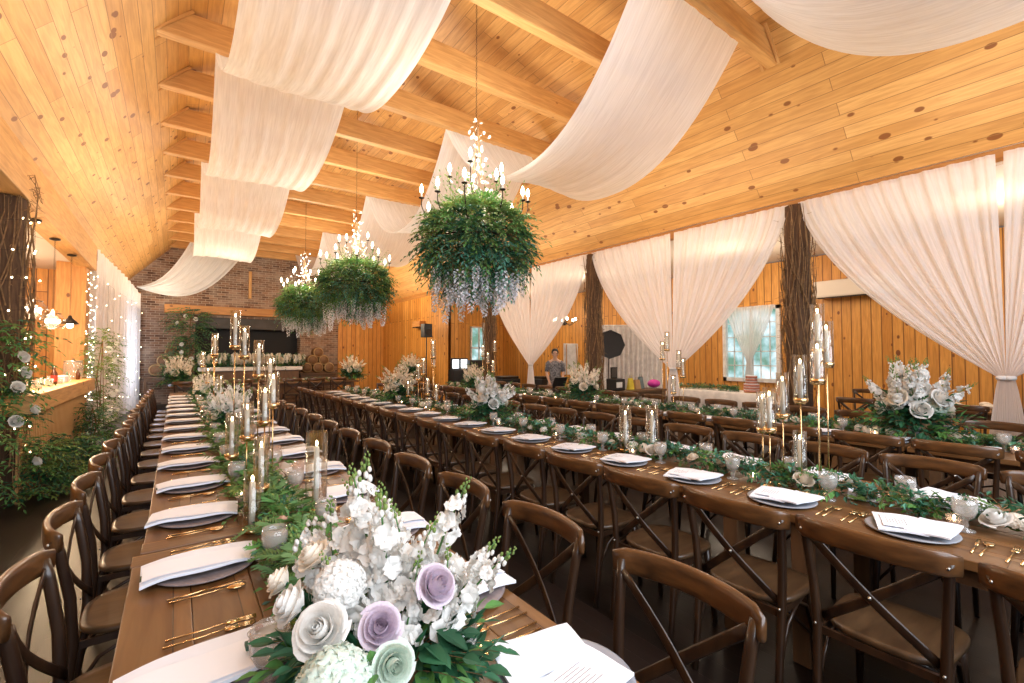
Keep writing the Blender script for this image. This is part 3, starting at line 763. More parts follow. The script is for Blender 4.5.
# ------------------------------------------------------------------ flower kit
GR=[M['leaf1'],M['leaf2'],M['leaf3'],M['fern'],M['blue'],M['twig']]
def rnd_dir(r=R,zb=0):
    while True:
        v=V((r.uniform(-1,1),r.uniform(-1,1),r.uniform(-1,1)+zb))
        if .1<v.length<1.3: return v.normalized()
def sprig(m,p,d,L,n,ll,lw,mis,curve=(0,0,-.2),stem=True,r=R):
    """a stem with paired leaves"""
    p=V(p); d=V(d).normalized(); cv=V(curve); pts=[]
    for i in range(5):
        q=i/4; pts.append(p+d*L*q+cv*L*q*q)
    if stem: m.sweep(pts,.0035,n=3,taper=[1,.9,.8,.6,.4],mi=5)
    side=d.cross(V((0,0,1)));
    if side.length<.05: side=V((1,0,0))
    side.normalize(); up=side.cross(d); mi=r.choice(mis)
    for i in range(n):
        q=.12+.88*i/max(1,n-1); k=min(3,int(q*4)); b=pts[k].lerp(pts[k+1],q*4-k)
        t=(pts[k+1]-pts[k]).normalized(); a=r.uniform(0,2*PI) if n<9 else (0 if i%2 else PI)+r.uniform(-.6,.6)
        s=side*math.cos(a)+up*math.sin(a)
        ld=t*.75+s*.8 if i<n-1 else t
        m.leaf(b,ld,ll*r.uniform(.75,1.2)*(1-.3*q),lw*r.uniform(.8,1.2)*(1-.3*q),mi,nrm=up+V((r.uniform(-.5,.5),r.uniform(-.5,.5),r.uniform(-.2,.5))))
def fern_frond(m,p,d,L,mi,r=R,n=13,curve=(0,0,-.35)):
    p=V(p); d=V(d).normalized(); cv=V(curve); side=d.cross(V((0,0,1)))
    if side.length<.05: side=V((1,0,0))
    side.normalize(); up=side.cross(d)
    for i in range(n):
        q=(i+1)/n; b=p+d*L*q+cv*L*q*q; w=L*.36*math.sin(PI*min(.97,q*.85+.12))
        for s in (-1,1):
            m.leaf(b,side*s+d*.55+up*r.uniform(-.2,.3),w,w*.30,mi,nrm=up)
def rose_mb(seed,hi=True,res=6):
    rr=random.Random(seed); m=MB()
    spec=[(.14,.99,3,0),(.27,1.0,3,0),(.43,.96,3,0),(.60,.88,4,.10),(.80,.74,5,.32),(1.0,.52,5,.60)] if hi else [(.22,.98,3,0),(.50,.92,3,0),(.75,.78,4,.25),(1.0,.55,5,.55)]
    for L,(r0,h,npet,op) in enumerate(spec):
        for k in range(npet):
            a0=2*PI*k/npet+L*1.27+rr.uniform(-.2,.2); half=PI/npet*(1.5 if npet>3 else 1.3); hh=h*rr.uniform(.94,1.04); rv=r0*rr.uniform(.94,1.06); ph=rr.uniform(0,6)
            def fn(s,q):
                w=(s*2-1); a=a0+w*half*(.55+.45*math.sin(min(1,q*1.3)*PI/2))
                body=.18+.82*math.sin(min(1,q*1.2)*PI/2)
                rad=rv*body*(1-(.22 if op==0 else 0)*max(0,q-.5)*2)+ (s-.5)*.10*r0
                lip=max(0,q-.68)/.32
                rad+=op*.32*lip**1.5+.02*math.sin(w*5+ph)*lip
                z=-.45+(hh+.45)*q*(1-.13*abs(w)**2.4*q)-op*.42*lip**1.6
                z-=.10*op*abs(w)**3
                return V((rad*math.cos(a),rad*math.sin(a),z))
            m.grid(res+1,res+1,fn)
    m.lathe([(0,-.55),(.2,-.5),(.36,-.3),(.25,-.1)],n=8,caps=False,mi=1)
    return m
ROSE={}
def rose_mesh(col,v=0,hi=True):
    k=(col,v,hi)
    if k not in ROSE: ROSE[k]=rose_mb(v*7+3,hi,6 if hi else 3).mesh('rose',[M[col],M['leaf2']],True)
    return ROSE[k]
def blossom(m,p,d,r,mi=0,petals=5,res=3,rr=R):
    d=V(d).normalized(); a=d.cross(V((.3,.2,1))).normalized(); b=d.cross(a); p=V(p); ph=rr.uniform(0,6)
    for k in range(petals):
        t=ph+2*PI*k/petals+rr.uniform(-.2,.2); u=a*math.cos(t)+b*math.sin(t); w=d.cross(u); lift=rr.uniform(.15,.7)
        if res<=2: 
            m.add([p,p+u*r*.7+w*r*.45+d*r*lift*.6,p+u*r+d*r*lift*.4,p+u*r*.7-w*r*.45+d*r*lift*.6],[(0,1,2),(0,2,3)],mi)
        else:
            m.grid(4,4,lambda s,q:p+u*(r*q)+w*((s-.5)*r*1.25*math.sin(min(1,q*1.15)*PI*.62+.1))+d*(r*(lift*math.sin(q*2.2)+.16*math.sin(s*9+k*2)*q)),mi)
def stock_mb(seed,L,n,r,bend=.30,res=3,bud=True):
    rr=random.Random(seed); m=MB(); bx,by=rr.uniform(-bend,bend),rr.uniform(-bend,bend)
    P=lambda q:V((bx*L*q*q,by*L*q*q,L*q))
    m.sweep([P(i/6) for i in range(7)],.007*L/.35+.001,n=5,taper=[1,1,.9,.8,.7,.6,.4],mi=1)
    for i in range(n):
        q=.34+.50*(i/n)**1.05+rr.uniform(-.03,.03); a=i*2.4+rr.uniform(-.8,.8)
        if rr.random()<.12: continue
        el=rr.uniform(-.2,.55); d=V((math.cos(a),math.sin(a),el)); rad=r*(1.25-.55*(i/n))*rr.uniform(.75,1.25)
        blossom(m,P(q)+d*rad*rr.uniform(.7,1.25),d+rnd_dir(rr)*.35,rad,0,5,res,rr)
        if res>2 and rr.random()<.7: blossom(m,P(q)+d*rad*1.1,d+rnd_dir(rr)*.4,rad*.55,0,4,res,rr)
    if bud:
        for i in range(16):
            q=.84+.22*i/16; a=i*2.4; s=.0125*(1-.045*i)*L/.35; p=P(q)+V((math.cos(a),math.sin(a),.35))*(.017-.0008*i)*L/.35
            m.lathe2(p,(s*.62,s*.62,s*.85),5,4,0 if i<6 else 2)
    return m
def hydrangea_mb(seed,n=70,res=3):
    rr=random.Random(seed); m=MB()
    for i in range(n):
        z=1-1.25*(i+.5)/n; rad=math.sqrt(max(0,1-z*z)); a=i*2.39996
        d=V((rad*math.cos(a),rad*math.sin(a),z)); blossom(m,d*.86,d,.24,0,4,res,rr)
    m.lathe2((0,0,-.05),(.8,.8,.75),10,8,1); return m
MESH={}
def cached(key,fn):
    if key not in MESH: MESH[key]=fn()
    return MESH[key]
def inst(name,me,parent,loc,d=None,sc=1,spin=0,label=None):
    o=bpy.data.objects.new(name,me); COL.objects.link(o); o.parent=parent; o.location=loc
    q=V((0,0,1)).rotation_difference(V(d).normalized()) if d is not None else Euler((0,0,0)).to_quaternion()
    from mathutils import Quaternion
    q=q@Quaternion((0,0,1),spin); o.rotation_mode='QUATERNION'; o.rotation_quaternion=q
    o.scale=(sc,sc,sc) if not hasattr(sc,'__len__') else sc
    if label: o['label']=label
    return o
def stock(v,hi=True,col='white'):
    return cached(('stock',v,hi,col),lambda:stock_mb(v,.36,23 if hi else 20,.024,res=3 if hi else 2).mesh('stock_stem',[M[col],M['leaf1'],M['leaf3']],hi))
def hyd(v,col='hyd',hi=True): return cached(('hyd',v,col,hi),lambda:hydrangea_mb(v,80 if hi else 50,3 if hi else 2).mesh('hydrangea',[M[col],M['leaf1']],hi))

# ---- the big bouquet in front of the camera
bq=thing('flower_arrangement','large white and lavender bouquet with stock, roses and pale green hydrangea on the bar table','bouquet',(.40,1.02,TZ))
def loc(x,y,z): return V((x-.40,y-1.02,z-TZ))
m=MB(); m.hi=True; rr=random.Random(5)
for i in range(210):
    a=rr.uniform(0,2*PI); el=rr.uniform(-.2,.75); d=V((math.cos(a)*math.cos(el),math.sin(a)*math.cos(el),math.sin(el)))
    p=V((d.x*.07,d.y*.07,.06+d.z*.10)); 
    sprig(m,p,d,rr.uniform(.10,.22),8,.07,.034,[0,1,1,1],curve=(0,0,-.25),r=rr)
for i in range(70):
    a=rr.uniform(0,2*PI); p=V((math.cos(a)*.12,math.sin(a)*.12,.10+rr.uniform(0,.1)))
    m.leaf(p,V((math.cos(a),math.sin(a),rr.uniform(-.5,.6))),.085,.05,1)
m.lathe([(0,.0),(.09,.0),(.10,.10),(.085,.13),(0,.13)],n=20,mi=5)
m.build('greenery',GR,bq)
F=V((-.4,-.35,.8))
for x,y,z,c,s,v,d in [(.205,1.04,1.045,'white',.046,0,(-.9,.1,.5)),(.235,.94,1.03,'white',.056,1,(-.5,-.7,.75)),(.335,.90,1.02,'lav',.046,2,(-.2,-.8,.65)),
        (.455,.90,1.065,'lav',.048,3,(.15,-.8,.6)),(.335,.835,.985,'hyd',.044,1,(-.1,-.9,.3)),(.27,1.14,1.09,'cream',.044,2,(-.6,.1,.7)),(.55,1.0,1.04,'white',.044,0,(.7,-.3,.5)),(.20,1.15,1.05,'cream',.036,3,(-.8,.3,.5)),(.57,1.14,1.0,'cream',.042,1,(.8,.2,.4))]:
    inst('rose',rose_mesh(c,v),bq,loc(x,y,z),d,s*.80,v*1.3,{'lav':'lavender rose','white':'white rose','cream':'cream rose','hyd':'pale green rose'}[c])
inst('hydrangea',hyd(3),bq,loc(.24,.86,.965),(-.4,-.7,.5),.068,0,'pale green hydrangea')
inst('hydrangea',hyd(4,'white'),bq,loc(.30,1.05,1.05),(-.2,-.2,1),.055,0)
for i,(x,y,z,s) in enumerate([(.36,1.24,1.29,1.05),(.405,1.19,1.27,1.0),(.44,1.12,1.23,1.0),(.47,1.17,1.22,.95),(.60,1.10,1.23,.95),(.53,1.10,1.17,.9),(.42,1.02,1.17,.9),(.31,1.12,1.16,.85),(.26,1.24,1.14,.85),(.24,1.32,1.14,.8),(.62,.94,1.13,.8),(.56,.90,1.08,.7),(.35,1.0,1.12,.8),(.28,1.26,1.17,.9),(.48,1.26,1.21,.95),(.43,.94,1.09,.7),(.66,1.02,1.10,.8)]):
    tip=loc(x,y,z); base=V((tip.x*.25,tip.y*.25,.03)); d=(tip-base); L=d.length
    inst('stock_stem',stock(i%5),bq,tip-d.normalized()*min(L,.37*s),d,s,i*1.7)

# ---- medium bouquets
def bouquet(x,y,z,sc,label,seed,cat='bouquet',hi=False,col='white'):
    rr=random.Random(seed); t=thing('flower_arrangement',label,cat,(x,y,z)); t.scale=(sc,)*3
    def mk():
        m=MB(); r2=random.Random(4)
        for i in range(130):
            a=r2.uniform(0,2*PI); el=r2.uniform(-.1,1.1); d=V((math.cos(a)*math.cos(el),math.sin(a)*math.cos(el),math.sin(el)))
            sprig(m,(d.x*.05,d.y*.05,.08+d.z*.05),d,r2.uniform(.12,.27),7,.07,.034,[0,1,1,1],r=r2)
        m.lathe([(0,.0),(.07,.0),(.09,.11),(0,.11)],n=12,mi=5); return m.mesh('greenery',GR)
    inst('greenery',cached('bqgreen',mk),t,(0,0,0),None,1,seed)
    for i in range(17):
        a=i*2.4+seed; k=.05+.80*((i+.5)/17)**.8; d=V((math.cos(a)*k,math.sin(a)*k,1.0))
        inst('stock_stem',stock(i%5,hi,col),t,V((d.x*.10,d.y*.10,.14+.05*(1-k))),d,.95-.2*k,i)
    for i in range(9):
        a=2*PI*i/9+seed; d=V((math.cos(a),math.sin(a),.45))
        inst('rose',rose_mesh(['white','cream','white'][i%3] if col=='white' else 'cream',i%4,hi),t,V((d.x*.15,d.y*.15,.20+.07*(i%2))),d,.048,i)
    for i in range(2): inst('hydrangea',hyd(i,'hyd' if i else 'white',hi),t,V((.10*math.cos(seed+i*2.5),.10*math.sin(seed+i*2.5),.22)),(math.cos(seed+i*2.5),math.sin(seed+i*2.5),.8),.07,0)
    return t
bouquet(.46,5.55,TZ,1.0,'white bouquet on the bar table behind the tall candle stands',1)
bouquet(.42,9.3,TZ,1.0,'white bouquet near the far end of the bar table',2)
bouquet(3.04,4.6,TZ,1.15,'tall white bouquet on the middle table, under the big chandelier',3,hi=True)
bouquet(3.04,7.35,TZ,1.3,'cream white bouquet far along the middle table',4,col='cream')
bouquet(5.65,1.27,TZ,1.5,'round white bouquet on the curtain table below the widest curtain swag',2.2,hi=True)
bouquet(5.62,5.6,TZ,1.35,'cream bouquet on the curtain table before the umbrella side vine post',6,col='cream')
bouquet(5.62,9.2,TZ,1.2,'cream bouquet on the curtain table far beyond the second vine post',7,col='cream')
bouquet(.05,15.0,TZ,1.6,'white bouquet at the bar end of the head table',8,col='cream')
bouquet(4.6,15.0,TZ,1.6,'white bouquet at the curtain end of the head table',9,col='cream')
bouquet(6.2,14.0,.86,1.5,'white bouquet on the small dark table against the pine wall',10,col='cream')

# ---- table garlands
GARR={}
def garland_mesh(kind,seed,L=2.2):
    r2=random.Random(seed); m=MB()
    n={'near':330,'mid':300,'far':170}[kind]
    for i in range(n):
        y=r2.uniform(-L/2,L/2); a=r2.uniform(0,2*PI); cl=math.sin(y*5+seed)*.03
        p=V((cl+r2.gauss(0,.035),y,r2.uniform(.01,.10))); d=V((math.cos(a)*1.0,math.sin(a)*.9,r2.uniform(-.05,.75)))
        if kind=='near' and r2.random()<.62 : fern_frond(m,p,d,r2.uniform(.10,.19),r2.choice([3,3,3,0]),r2)
        elif kind!='near' and r2.random()<.18: fern_frond(m,p,d,r2.uniform(.08,.16),3,r2,9)
        else: sprig(m,p,d,r2.uniform(.10,.20),8,.055,.026,[0,1,1,4] if kind!='near' else [0,3,2,1],curve=(0,0,-.3),r=r2)
    return m.mesh('greenery',GR)
def garland(x,y,kind,label,seed,L=2.2,flowers=8,cols=('white','white','cream','blush'),small=7,group='table garlands',rs=.045,z=TZ,rz=0):
    rr=random.Random(seed); t=thing('table_garland',label,'garland',(x,y,z),rz,group)
    inst('greenery',cached(('gar',kind,seed%3,L),lambda:garland_mesh(kind,seed%3,L)),t,(0,0,0))
    for i in range(flowers):
        yy=-L/2+L*(i+.5)/flowers+rr.uniform(-.08,.08); xx=rr.uniform(-.09,.09); c=rr.choice(cols)
        inst('rose',rose_mesh(c,i%4,kind!='far'),t,(xx,yy,.065),(xx*6,rr.uniform(-.5,.5),1),rs*rr.uniform(.75,1.1),i)
    for i in range(small):
        yy=rr.uniform(-L/2,L/2); inst('blossom_cluster',hyd(i%2,rr.choice(['white','cream']),kind!='far'),t,(rr.uniform(-.1,.1),yy,.055),(rr.uniform(-.4,.4),rr.uniform(-.4,.4),1),rr.uniform(.03,.05),i)
    return t
garland(.40,2.15,'near','feathery fern garland with blush flowers behind the large bouquet, bar table',1,2.0,5,('blush','cream','blush'),2)
garland(.40,4.3,'near','green garland under the tall candle cluster, bar table',2,2.2,5)
garland(.42,6.7,'mid','green garland beyond the candle cluster, bar table',3)
garland(.42,9.0,'far','green garland toward the far end of the bar table',4)
garland(.42,11.0,'far','green garland at the fireplace end of the bar table',5)
for i in range(5): garland(3.04,-.05+2.25*i,'mid' if i<3 else 'far',f'dark green garland with white roses, {ORD[i]} length from camera, middle table',6+i,2.25,9,('white','white','cream','blush') if i==0 else ('white','white','cream'),9)
for i in range(5): garland(5.64,.3+2.25*i,'mid' if i<2 else 'far',f'olive garland with cream flowers, {ORD[i]} length from camera, curtain table',11+i,2.25,9,('cream','white','cream'),9)
# small plates of bread at the middle table candle cluster, tipped napkin posies
def bread_plate():
    t=thing('bread_plate','','plate'); m=MB(); m.box((0,0,.008),(.20,.15,.008)); m.box((0,.075,.014),(.2,.006,.014)); m.box((0,-.075,.014),(.2,.006,.014)); m.box((.1,0,.014),(.006,.156,.014)); m.box((-.1,0,.014),(.006,.156,.014)); m.build('plate',M['napkin'],t,bevel=.002)
    rr=random.Random(3)
    for i in range(7):
        m=MB(); m.lathe2((0,0,0),(.026,.020,.017),8,6,0)
        o=inst('bread_piece',cached('bread',lambda:m.mesh('bread_piece',[noisy('bread',(.72,.60,.44),(.62,.46,.28),scale=30,rough=.8)],True)),t,(rr.uniform(-.06,.06),rr.uniform(-.04,.04),.030+.012*(i%2)),(rr.uniform(-.4,.4),rr.uniform(-.4,.4),1),1,i)
    return t
BP=Placer(bread_plate())
BP.put((3.13,.92,TZ+.001),.3,'square white bread plate at the foot of the middle table candle cluster')
BP.put((3.10,3.35,TZ+.001),.2,'square white bread plate before the tall bouquet on the middle table')

# ------------------------------------------------------------------ chandeliers
def wist_mesh(seed):
    r2=random.Random(seed); m=MB(); L=r2.uniform(.30,.46)
    m.sweep([(0,0,0),(.01,0,-L*.5),(0,.01,-L)],.003,n=3,mi=1)
    for i in range(58):
        q=(i+.5)/58; w=.035*(1-q)**.6+.006; a=i*2.4; p=V((w*math.cos(a),w*math.sin(a),-L*q))
        m.leaf(p,V((math.cos(a),math.sin(a),-.7)),.034,.028,0); 
        if i%2: m.leaf(p,V((math.cos(a+1),math.sin(a+1),-.2)),.028,.024,0)
    return m
def make_chandelier():
    t=thing('floral_chandelier','','chandelier')
    rr=random.Random(9)
    # origin: middle of the foliage drum; ridge board is 3.35 above
    H=3.36
    m=MB(); z=.95
    while z<H-.05:
        k=int(z*100)%2
        m.sweep([(0,0,z),(.009 if k else 0,0 if k else .009,z+.018),(0,0,z+.036),(-.009 if k else 0,0 if k else -.009,z+.018)],.004,n=4,closed=True,up=(0,1,0) if k else (1,0,0)); z+=.031
    m.lathe([(.06,H-.06),(.06,H-.03),(.02,H),(0,H)],n=14); m.build('chain',M['iron'],t)
    m=MB(); m.sweep([(0,0,-.1),(0,0,.97)],.022,n=8); m.lathe([(.01,.2),(.05,.26),(.02,.34),(.04,.5),(.015,.6)],n=12,caps=False)
    for zz,r0 in ((.05,.5),(-.05,.35)):
        m.sweep([(r0*math.cos(2*PI*i/24),r0*math.sin(2*PI*i/24),zz) for i in range(24)],.016,n=5,closed=True)
    for i in range(6):
        a=2*PI*i/6; m.sweep([(0,0,-.05),(.25*math.cos(a),.25*math.sin(a),-.08),(.5*math.cos(a),.5*math.sin(a),.05)],.012,n=4)
    m.build('frame',M['iron'],t,True)
    bm_=MB(); bm_.lathe([(0,0),(.010,.006),(.012,.025),(.008,.045),(.001,.062)],n=10); bme=bm_.mesh('bulb',[M['bulb']],True)
    for i in range(15):
        tier=0 if i<10 else 1; a=2*PI*i/(10 if tier==0 else 5)+.2; r0=.56 if tier==0 else .30; z0=.50 if tier==0 else .78
        r0*=rr.uniform(.9,1.08); z0+=rr.uniform(-.05,.07); c,s=math.cos(a),math.sin(a)
        m=MB(); P=[(.03*c,.03*s,.35+.3*tier),(r0*.35*c,r0*.35*s,.15+.35*tier),(r0*.8*c,r0*.8*s,.20+.32*tier),(r0*c,r0*s,z0-.12),(r0*c,r0*s,z0-.03)]
        Q=[]
        for j in range(4):
            for k in range(4): Q.append(V(P[j]).lerp(V(P[j+1]),k/4))
        Q.append(V(P[4])); Q=[Q[0]]+[(Q[k-1]+Q[k]+Q[k+1])/3 for k in range(1,len(Q)-1)]+[Q[-1]]
        m.sweep(Q,.011,n=5); m.lathe([(.004,0),(.028,.008),(.030,.014),(.010,.014)],(r0*c,r0*s,z0-.035),10)
        m.lathe([(.009,0),(.009,.05)],(r0*c,r0*s,z0-.022),8,mi=1)
        arm=m.build('arm',[M['iron'],M['wax']],t,True); o=bpy.data.objects.new('bulb',bme); COL.objects.link(o); o.parent=arm; o.location=(r0*c,r0*s,z0+.028); o.scale=(1.6,1.6,1.5)
    # foliage drum
    m=MB()
    for i in range(1050):
        a=rr.uniform(0,2*PI); z=rr.uniform(-1,1); k=math.sqrt(max(0,1-abs(z)**2.6)); 
        d=V((math.cos(a)*k,math.sin(a)*k,z*.7)); p=V((math.cos(a)*k*.43,math.sin(a)*k*.43,z*.34+.06))
        dd=d.normalized()*.8+V((rr.uniform(-.4,.4),rr.uniform(-.4,.4),rr.uniform(-.35,.55)))
        mis=[1,1,4,4,0] if z<.0 else ([2,2,3,0] if z>.5 else [0,1,3,0])  # bulb light put into leaf colour: fresh greens on top, deep ones below
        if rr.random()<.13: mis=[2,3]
        sprig(m,p,dd,rr.uniform(.14,.26)*(1.45 if rr.random()<.14 else 1),9,.076,.031,mis,curve=(0,0,-.45),r=rr)
    for i in range(260):
        sprig(m,(rr.uniform(-.3,.3),rr.uniform(-.3,.3),rr.uniform(-.2,.3)),rnd_dir(rr),rr.uniform(.15,.25),8,.07,.03,[1,1,4],r=rr)
    for i in range(60):
        a=rr.uniform(0,2*PI); k=rr.uniform(.1,.5); sprig(m,(math.cos(a)*k,math.sin(a)*k,.28),(math.cos(a)*.5,math.sin(a)*.5,1),rr.uniform(.2,.42),9,.05,.02,[2,3,0],curve=(rr.uniform(-.2,.2),rr.uniform(-.2,.2),0),r=rr)
    m.build('foliage',GR,t)
    # climbing twigs with white blossoms towards the chain
    m=MB()
    for i in range(9):
        a=rr.uniform(0,6.28); P=[]
        for j in range(7):
            q=j/6; P.append((.12*math.cos(a+q*3)*(1-q)+.02,.12*math.sin(a+q*3)*(1-q),.3+q*rr.uniform(.9,1.05)))
        m.sweep(P,.007,n=3,mi=1)
        for j in range(7):
            p=V(P[j]); blossom(m,p+V((rr.uniform(-.1,.1),rr.uniform(-.1,.1),rr.uniform(-.05,.05))),rnd_dir(rr),.022,0,5,2,rr)
    for i in range(55):
        a=rr.uniform(0,6.28); k=rr.uniform(.02,.34); blossom(m,V((k*math.cos(a),k*math.sin(a),rr.uniform(.3,.85)-k*.4)),rnd_dir(rr),.024,0,5,2,rr)
    m.build('blossom_twigs',[M['white'],M['twig']],t)
    for i in range(42):
        a=i*2.4; k=.46*math.sqrt((i+.5)/42)+.03; v=i%5
        o=inst('wisteria_strand',cached(('w',v),lambda:wist_mesh(v).mesh('wisteria_strand',[M['wist'],M['leaf3']])),t,(k*math.cos(a),k*math.sin(a),-.30+.05*rr.random()),None,rr.uniform(.65,1.1),a)
    return t
CH=Placer(make_chandelier())
for i,(y,l) in enumerate(((4.04,'large leafy chandelier with white wisteria hanging over the middle of the room, closest of three'),(8.0,'leafy chandelier hanging second of three from the camera'),(11.9,'leafy chandelier hanging third from the camera, before the brick wall'))):
    CH.put((2.5,y,2.72 if i else 2.66),i*1.1,l,sc=None)

# ------------------------------------------------------------------ bar
t=thing('bar_counter','pine topped bar counter with vertical wooden ribs beside the bar table chairs','bar',(-1.5,9,0))
m=MB(); m.box((0,.1,1.03),(.62,4.5,.21),along=1); m.build('counter_top',M['beam'],t,bevel=.01)
m=MB(); m.box((-.03,.1,.46),(.34,4.3,.92),along=2); m.build('carcass',M['wallpine'],t)
m=MB()
for i in range(50): m.box((.165,-2.0+.086*i,.46),(.05,.045,.92),along=2)
m.build('ribbed_front',M['beam'],t)
m=MB(); m.box((-1.60,11.95,1.65),(.42,.42,3.3),along=2); o=struct('wall_bar_pillar',m,M['beamdark'],bevel=.01)
def pendant(x,y,zb,label,kind):
    t=thing('pendant_lamp',label,'pendant lamp',(x,y,3.22)); L=3.22-zb
    m=MB(); m.lathe([(0,0),(.06,-.002),(.06,-.018),(.015,-.03),(0,-.03)],n=16); m.build('canopy',M['iron'],t,True)
    m=MB(); z=-.03
    while z>-L+.16: m.sweep([(0,0,z),(.008,0,z-.015),(0,0,z-.032),(-.008,0,z-.015)],.005,n=4,closed=True,up=(0,1,0)); z-=.030
    m.build('chain',M['iron'],t)
    if kind==0:
        m=MB(); m.lathe([(.03,-L+.16),(.05,-L+.14),(.13,-L+.03),(.15,-L-.05),(.11,-L-.12)],n=20,caps=False); m.build('glass_shade',M['glass'],t,True)
        m=MB()
        for zz,r0 in ((-L+.10,.09),(-L,.14),(-L-.08,.13)): m.sweep([(r0*math.cos(2*PI*i/20),r0*math.sin(2*PI*i/20),zz) for i in range(20)],.008,n=4,closed=True)
        m.build('cage',M['iron'],t)
        for i in range(4):
            m=MB(); m.lathe2((.06*math.cos(i*1.57),.06*math.sin(i*1.57),-L-.01),(.022,.022,.032),8,6,0); m.build('bulb',M['bulb'],t,True)
    else:
        m=MB(); m.lathe([(.02,-L+.16),(.03,-L+.12),(.12,-L+.02),(.115,-L+.02),(.02,-L+.10)],n=18,caps=False); m.build('metal_shade',M['iron'],t,True)
        m=MB(); m.lathe2((0,0,-L),(.045,.045,.05),10,8,0); m.build('bulb',M['bulb'],t,True)
pendant(-1.42,7.95,2.12,'caged glass pendant hanging over the bar beside the vine wrapped trunk',0)
pendant(-1.42,9.1,2.05,'brightest caged glass pendant over the middle of the bar',0)
pendant(-1.42,10.4,2.05,'small shaded pendant lamp in front of the orange wooden pillar',1)
def bottle(mat,label,h=.24,r=.032,lab=None,loc=(0,0,0),group=None):
    t=thing('bottle',label,'bottle',loc,0,group); m=MB(); m.lathe([(0,0),(r,.0),(r,h*.55),(r*.4,h*.75),(r*.36,h),(0,h)],n=14); m.build('body',mat,t,True)
    if lab: m=MB(); m.lathe([(r+.001,h*.15),(r+.001,h*.48)],n=14,caps=False); m.build('paper_label',lab,t,True)
bottle(M['amberglass'],'dark beer bottle with red paper wrap on the bar counter',.27,.038,M['redlabel'],(-1.42,9.3,1.137))
bottle(M['amberglass'],'small dark bottle near the far end of the bar counter',.18,.03,None,(-1.36,10.85,1.137))
bottle(M['greenglass'],'small green bottle beside the glass dispenser on the bar',.15,.028,None,(-1.45,10.5,1.137))
t=thing('drink_dispenser','clear glass drink dispenser at the far end of the bar counter','dispenser',(-1.45,11.05,1.137))
m=MB(); m.lathe([(.10,0),(.13,.03),(.13,.26),(.12,.30)],n=18); m.build('jar',M['goblet'],t,True)
m=MB(); m.lathe([(.125,.30),(.125,.325),(.02,.33),(.015,.36),(0,.36)],n=18); m.build('lid',M['chrome'],t,True)
m=MB(); m.sweep([(.12,0,.05),(.18,0,.05),(.18,0,.02)],.015,n=6); m.build('tap',M['chrome'],t,True)
def cup():
    m=MB(); m.lathe([(.030,0),(.035,.10),(.033,.10),(.028,.004),(0,.004)],n=12); o=m.build('tumbler',M['goblet'],None,True); tag(o,'x','glass'); return o
CUP=Placer(cup())
for i in range(14): CUP.put((-1.38-.09*(i%3),7.5+.22*i,1.137),0,'clear empty tumbler standing on the bar counter','tumblers on the bar counter')
t=thing('napkin_holder','white stack of paper napkins on the bar counter beyond the beer bottle','napkins',(-1.45,9.9,1.137)); m=MB(); m.box((0,0,.05),(.16,.3,.10)); m.build('paper_stack',M['napkin'],t,bevel=.01)
t=thing('back_bar_shelf','dark back bar shelf holding bottles behind the bar counter','shelf',(-3.4,10.8,0))
m=MB(); m.box((0,0,.45),(1.6,.45,.9)); m.build('cabinet',M['tableleg'],t,bevel=.01)
for k in range(2): m=MB(); m.box((0,.1,1.3+.4*k),(1.6,.25,.03)); m.build('shelf_board',M['tableleg'],t)
for s in (-1,1): m=MB(); m.box((s*.78,.1,1.3),(.04,.25,.86)); m.build('upright',M['tableleg'],t)
for k in range(3):
    for i in range(9): bottle([M['amberglass'],M['greenglass'],M['goblet']][(i+k)%3],'liquor bottle standing on the back bar shelf',.26,.034,M['card'] if i%2 else None,(-4.05+.16*i,10.8+(.08 if k else -.05),(.90,1.315,1.715)[k]+.001),'bottles on the back bar shelf')

# vine trunk with lights and climbing roses, near end of the bar
vine_post(-1.50,7.05,3.35,.25,'vine_wrapped_post','twig covered trunk with fairy lights at the camera end of the bar',21)
pts=[(-1.50+.27*math.cos(i*.9),7.05+.27*math.sin(i*.9),.5+i*.045) for i in range(62)]
string_of_lights('trunk_string_lights','warm fairy lights wound round the trunk at the camera end of the bar',pts,n=95,r=.009)
pts=[(-1.30+.06*math.cos(i*1.3),11.62+.06*math.sin(i*1.3),.7+i*.04) for i in range(62)]
string_of_lights('pillar_string_lights','fairy light strand hanging beside the orange wooden pillar',pts,n=70,r=.009)
def climber(name,label,loc,h,w,n,seed,mis,roses=6,dens=1.0,lean=(0,0),cat='climbing plant',rcol='white',rdir=None):
    r2=random.Random(seed); t=thing(name,label,cat,loc); m=MB()
    for i in range(n):
        z=r2.uniform(0,1); a=r2.uniform(0,2*PI); ww=w*(1-.45*z)*(.75+.35*math.sin(z*9+seed)); 
        p=V((lean[0]*z+math.cos(a)*ww*.5,lean[1]*z+math.sin(a)*ww*.5,h*z)); d=V((math.cos(a),math.sin(a),r2.uniform(-.4,.7)))
        sprig(m,p,d,r2.uniform(.15,.34)*dens,9,.07*dens,.026*dens,mis,curve=(0,0,-.35),r=r2)
    m.build('foliage',GR,t)
    m=MB()
    for i in range(4): m.sweep([(r2.uniform(-.05,.05),r2.uniform(-.05,.05),0),(lean[0]*.5+r2.uniform(-.08,.08),lean[1]*.5+r2.uniform(-.08,.08),h*.5),(lean[0],lean[1],h*.95)],.015,n=4)
    m.build('stem',M['twig'],t)
    for i in range(roses):
        a=(rdir if rdir is not None else 0)+r2.uniform(-1.3,1.3); z=r2.uniform(.1,.9); ww=w*(1-.4*z)*.62+.08
        inst('rose',rose_mesh(rcol,i%4,False),t,(lean[0]*z+math.cos(a)*ww,lean[1]*z+math.sin(a)*ww,h*z),(math.cos(a),math.sin(a),.3),.055,i)
    return t
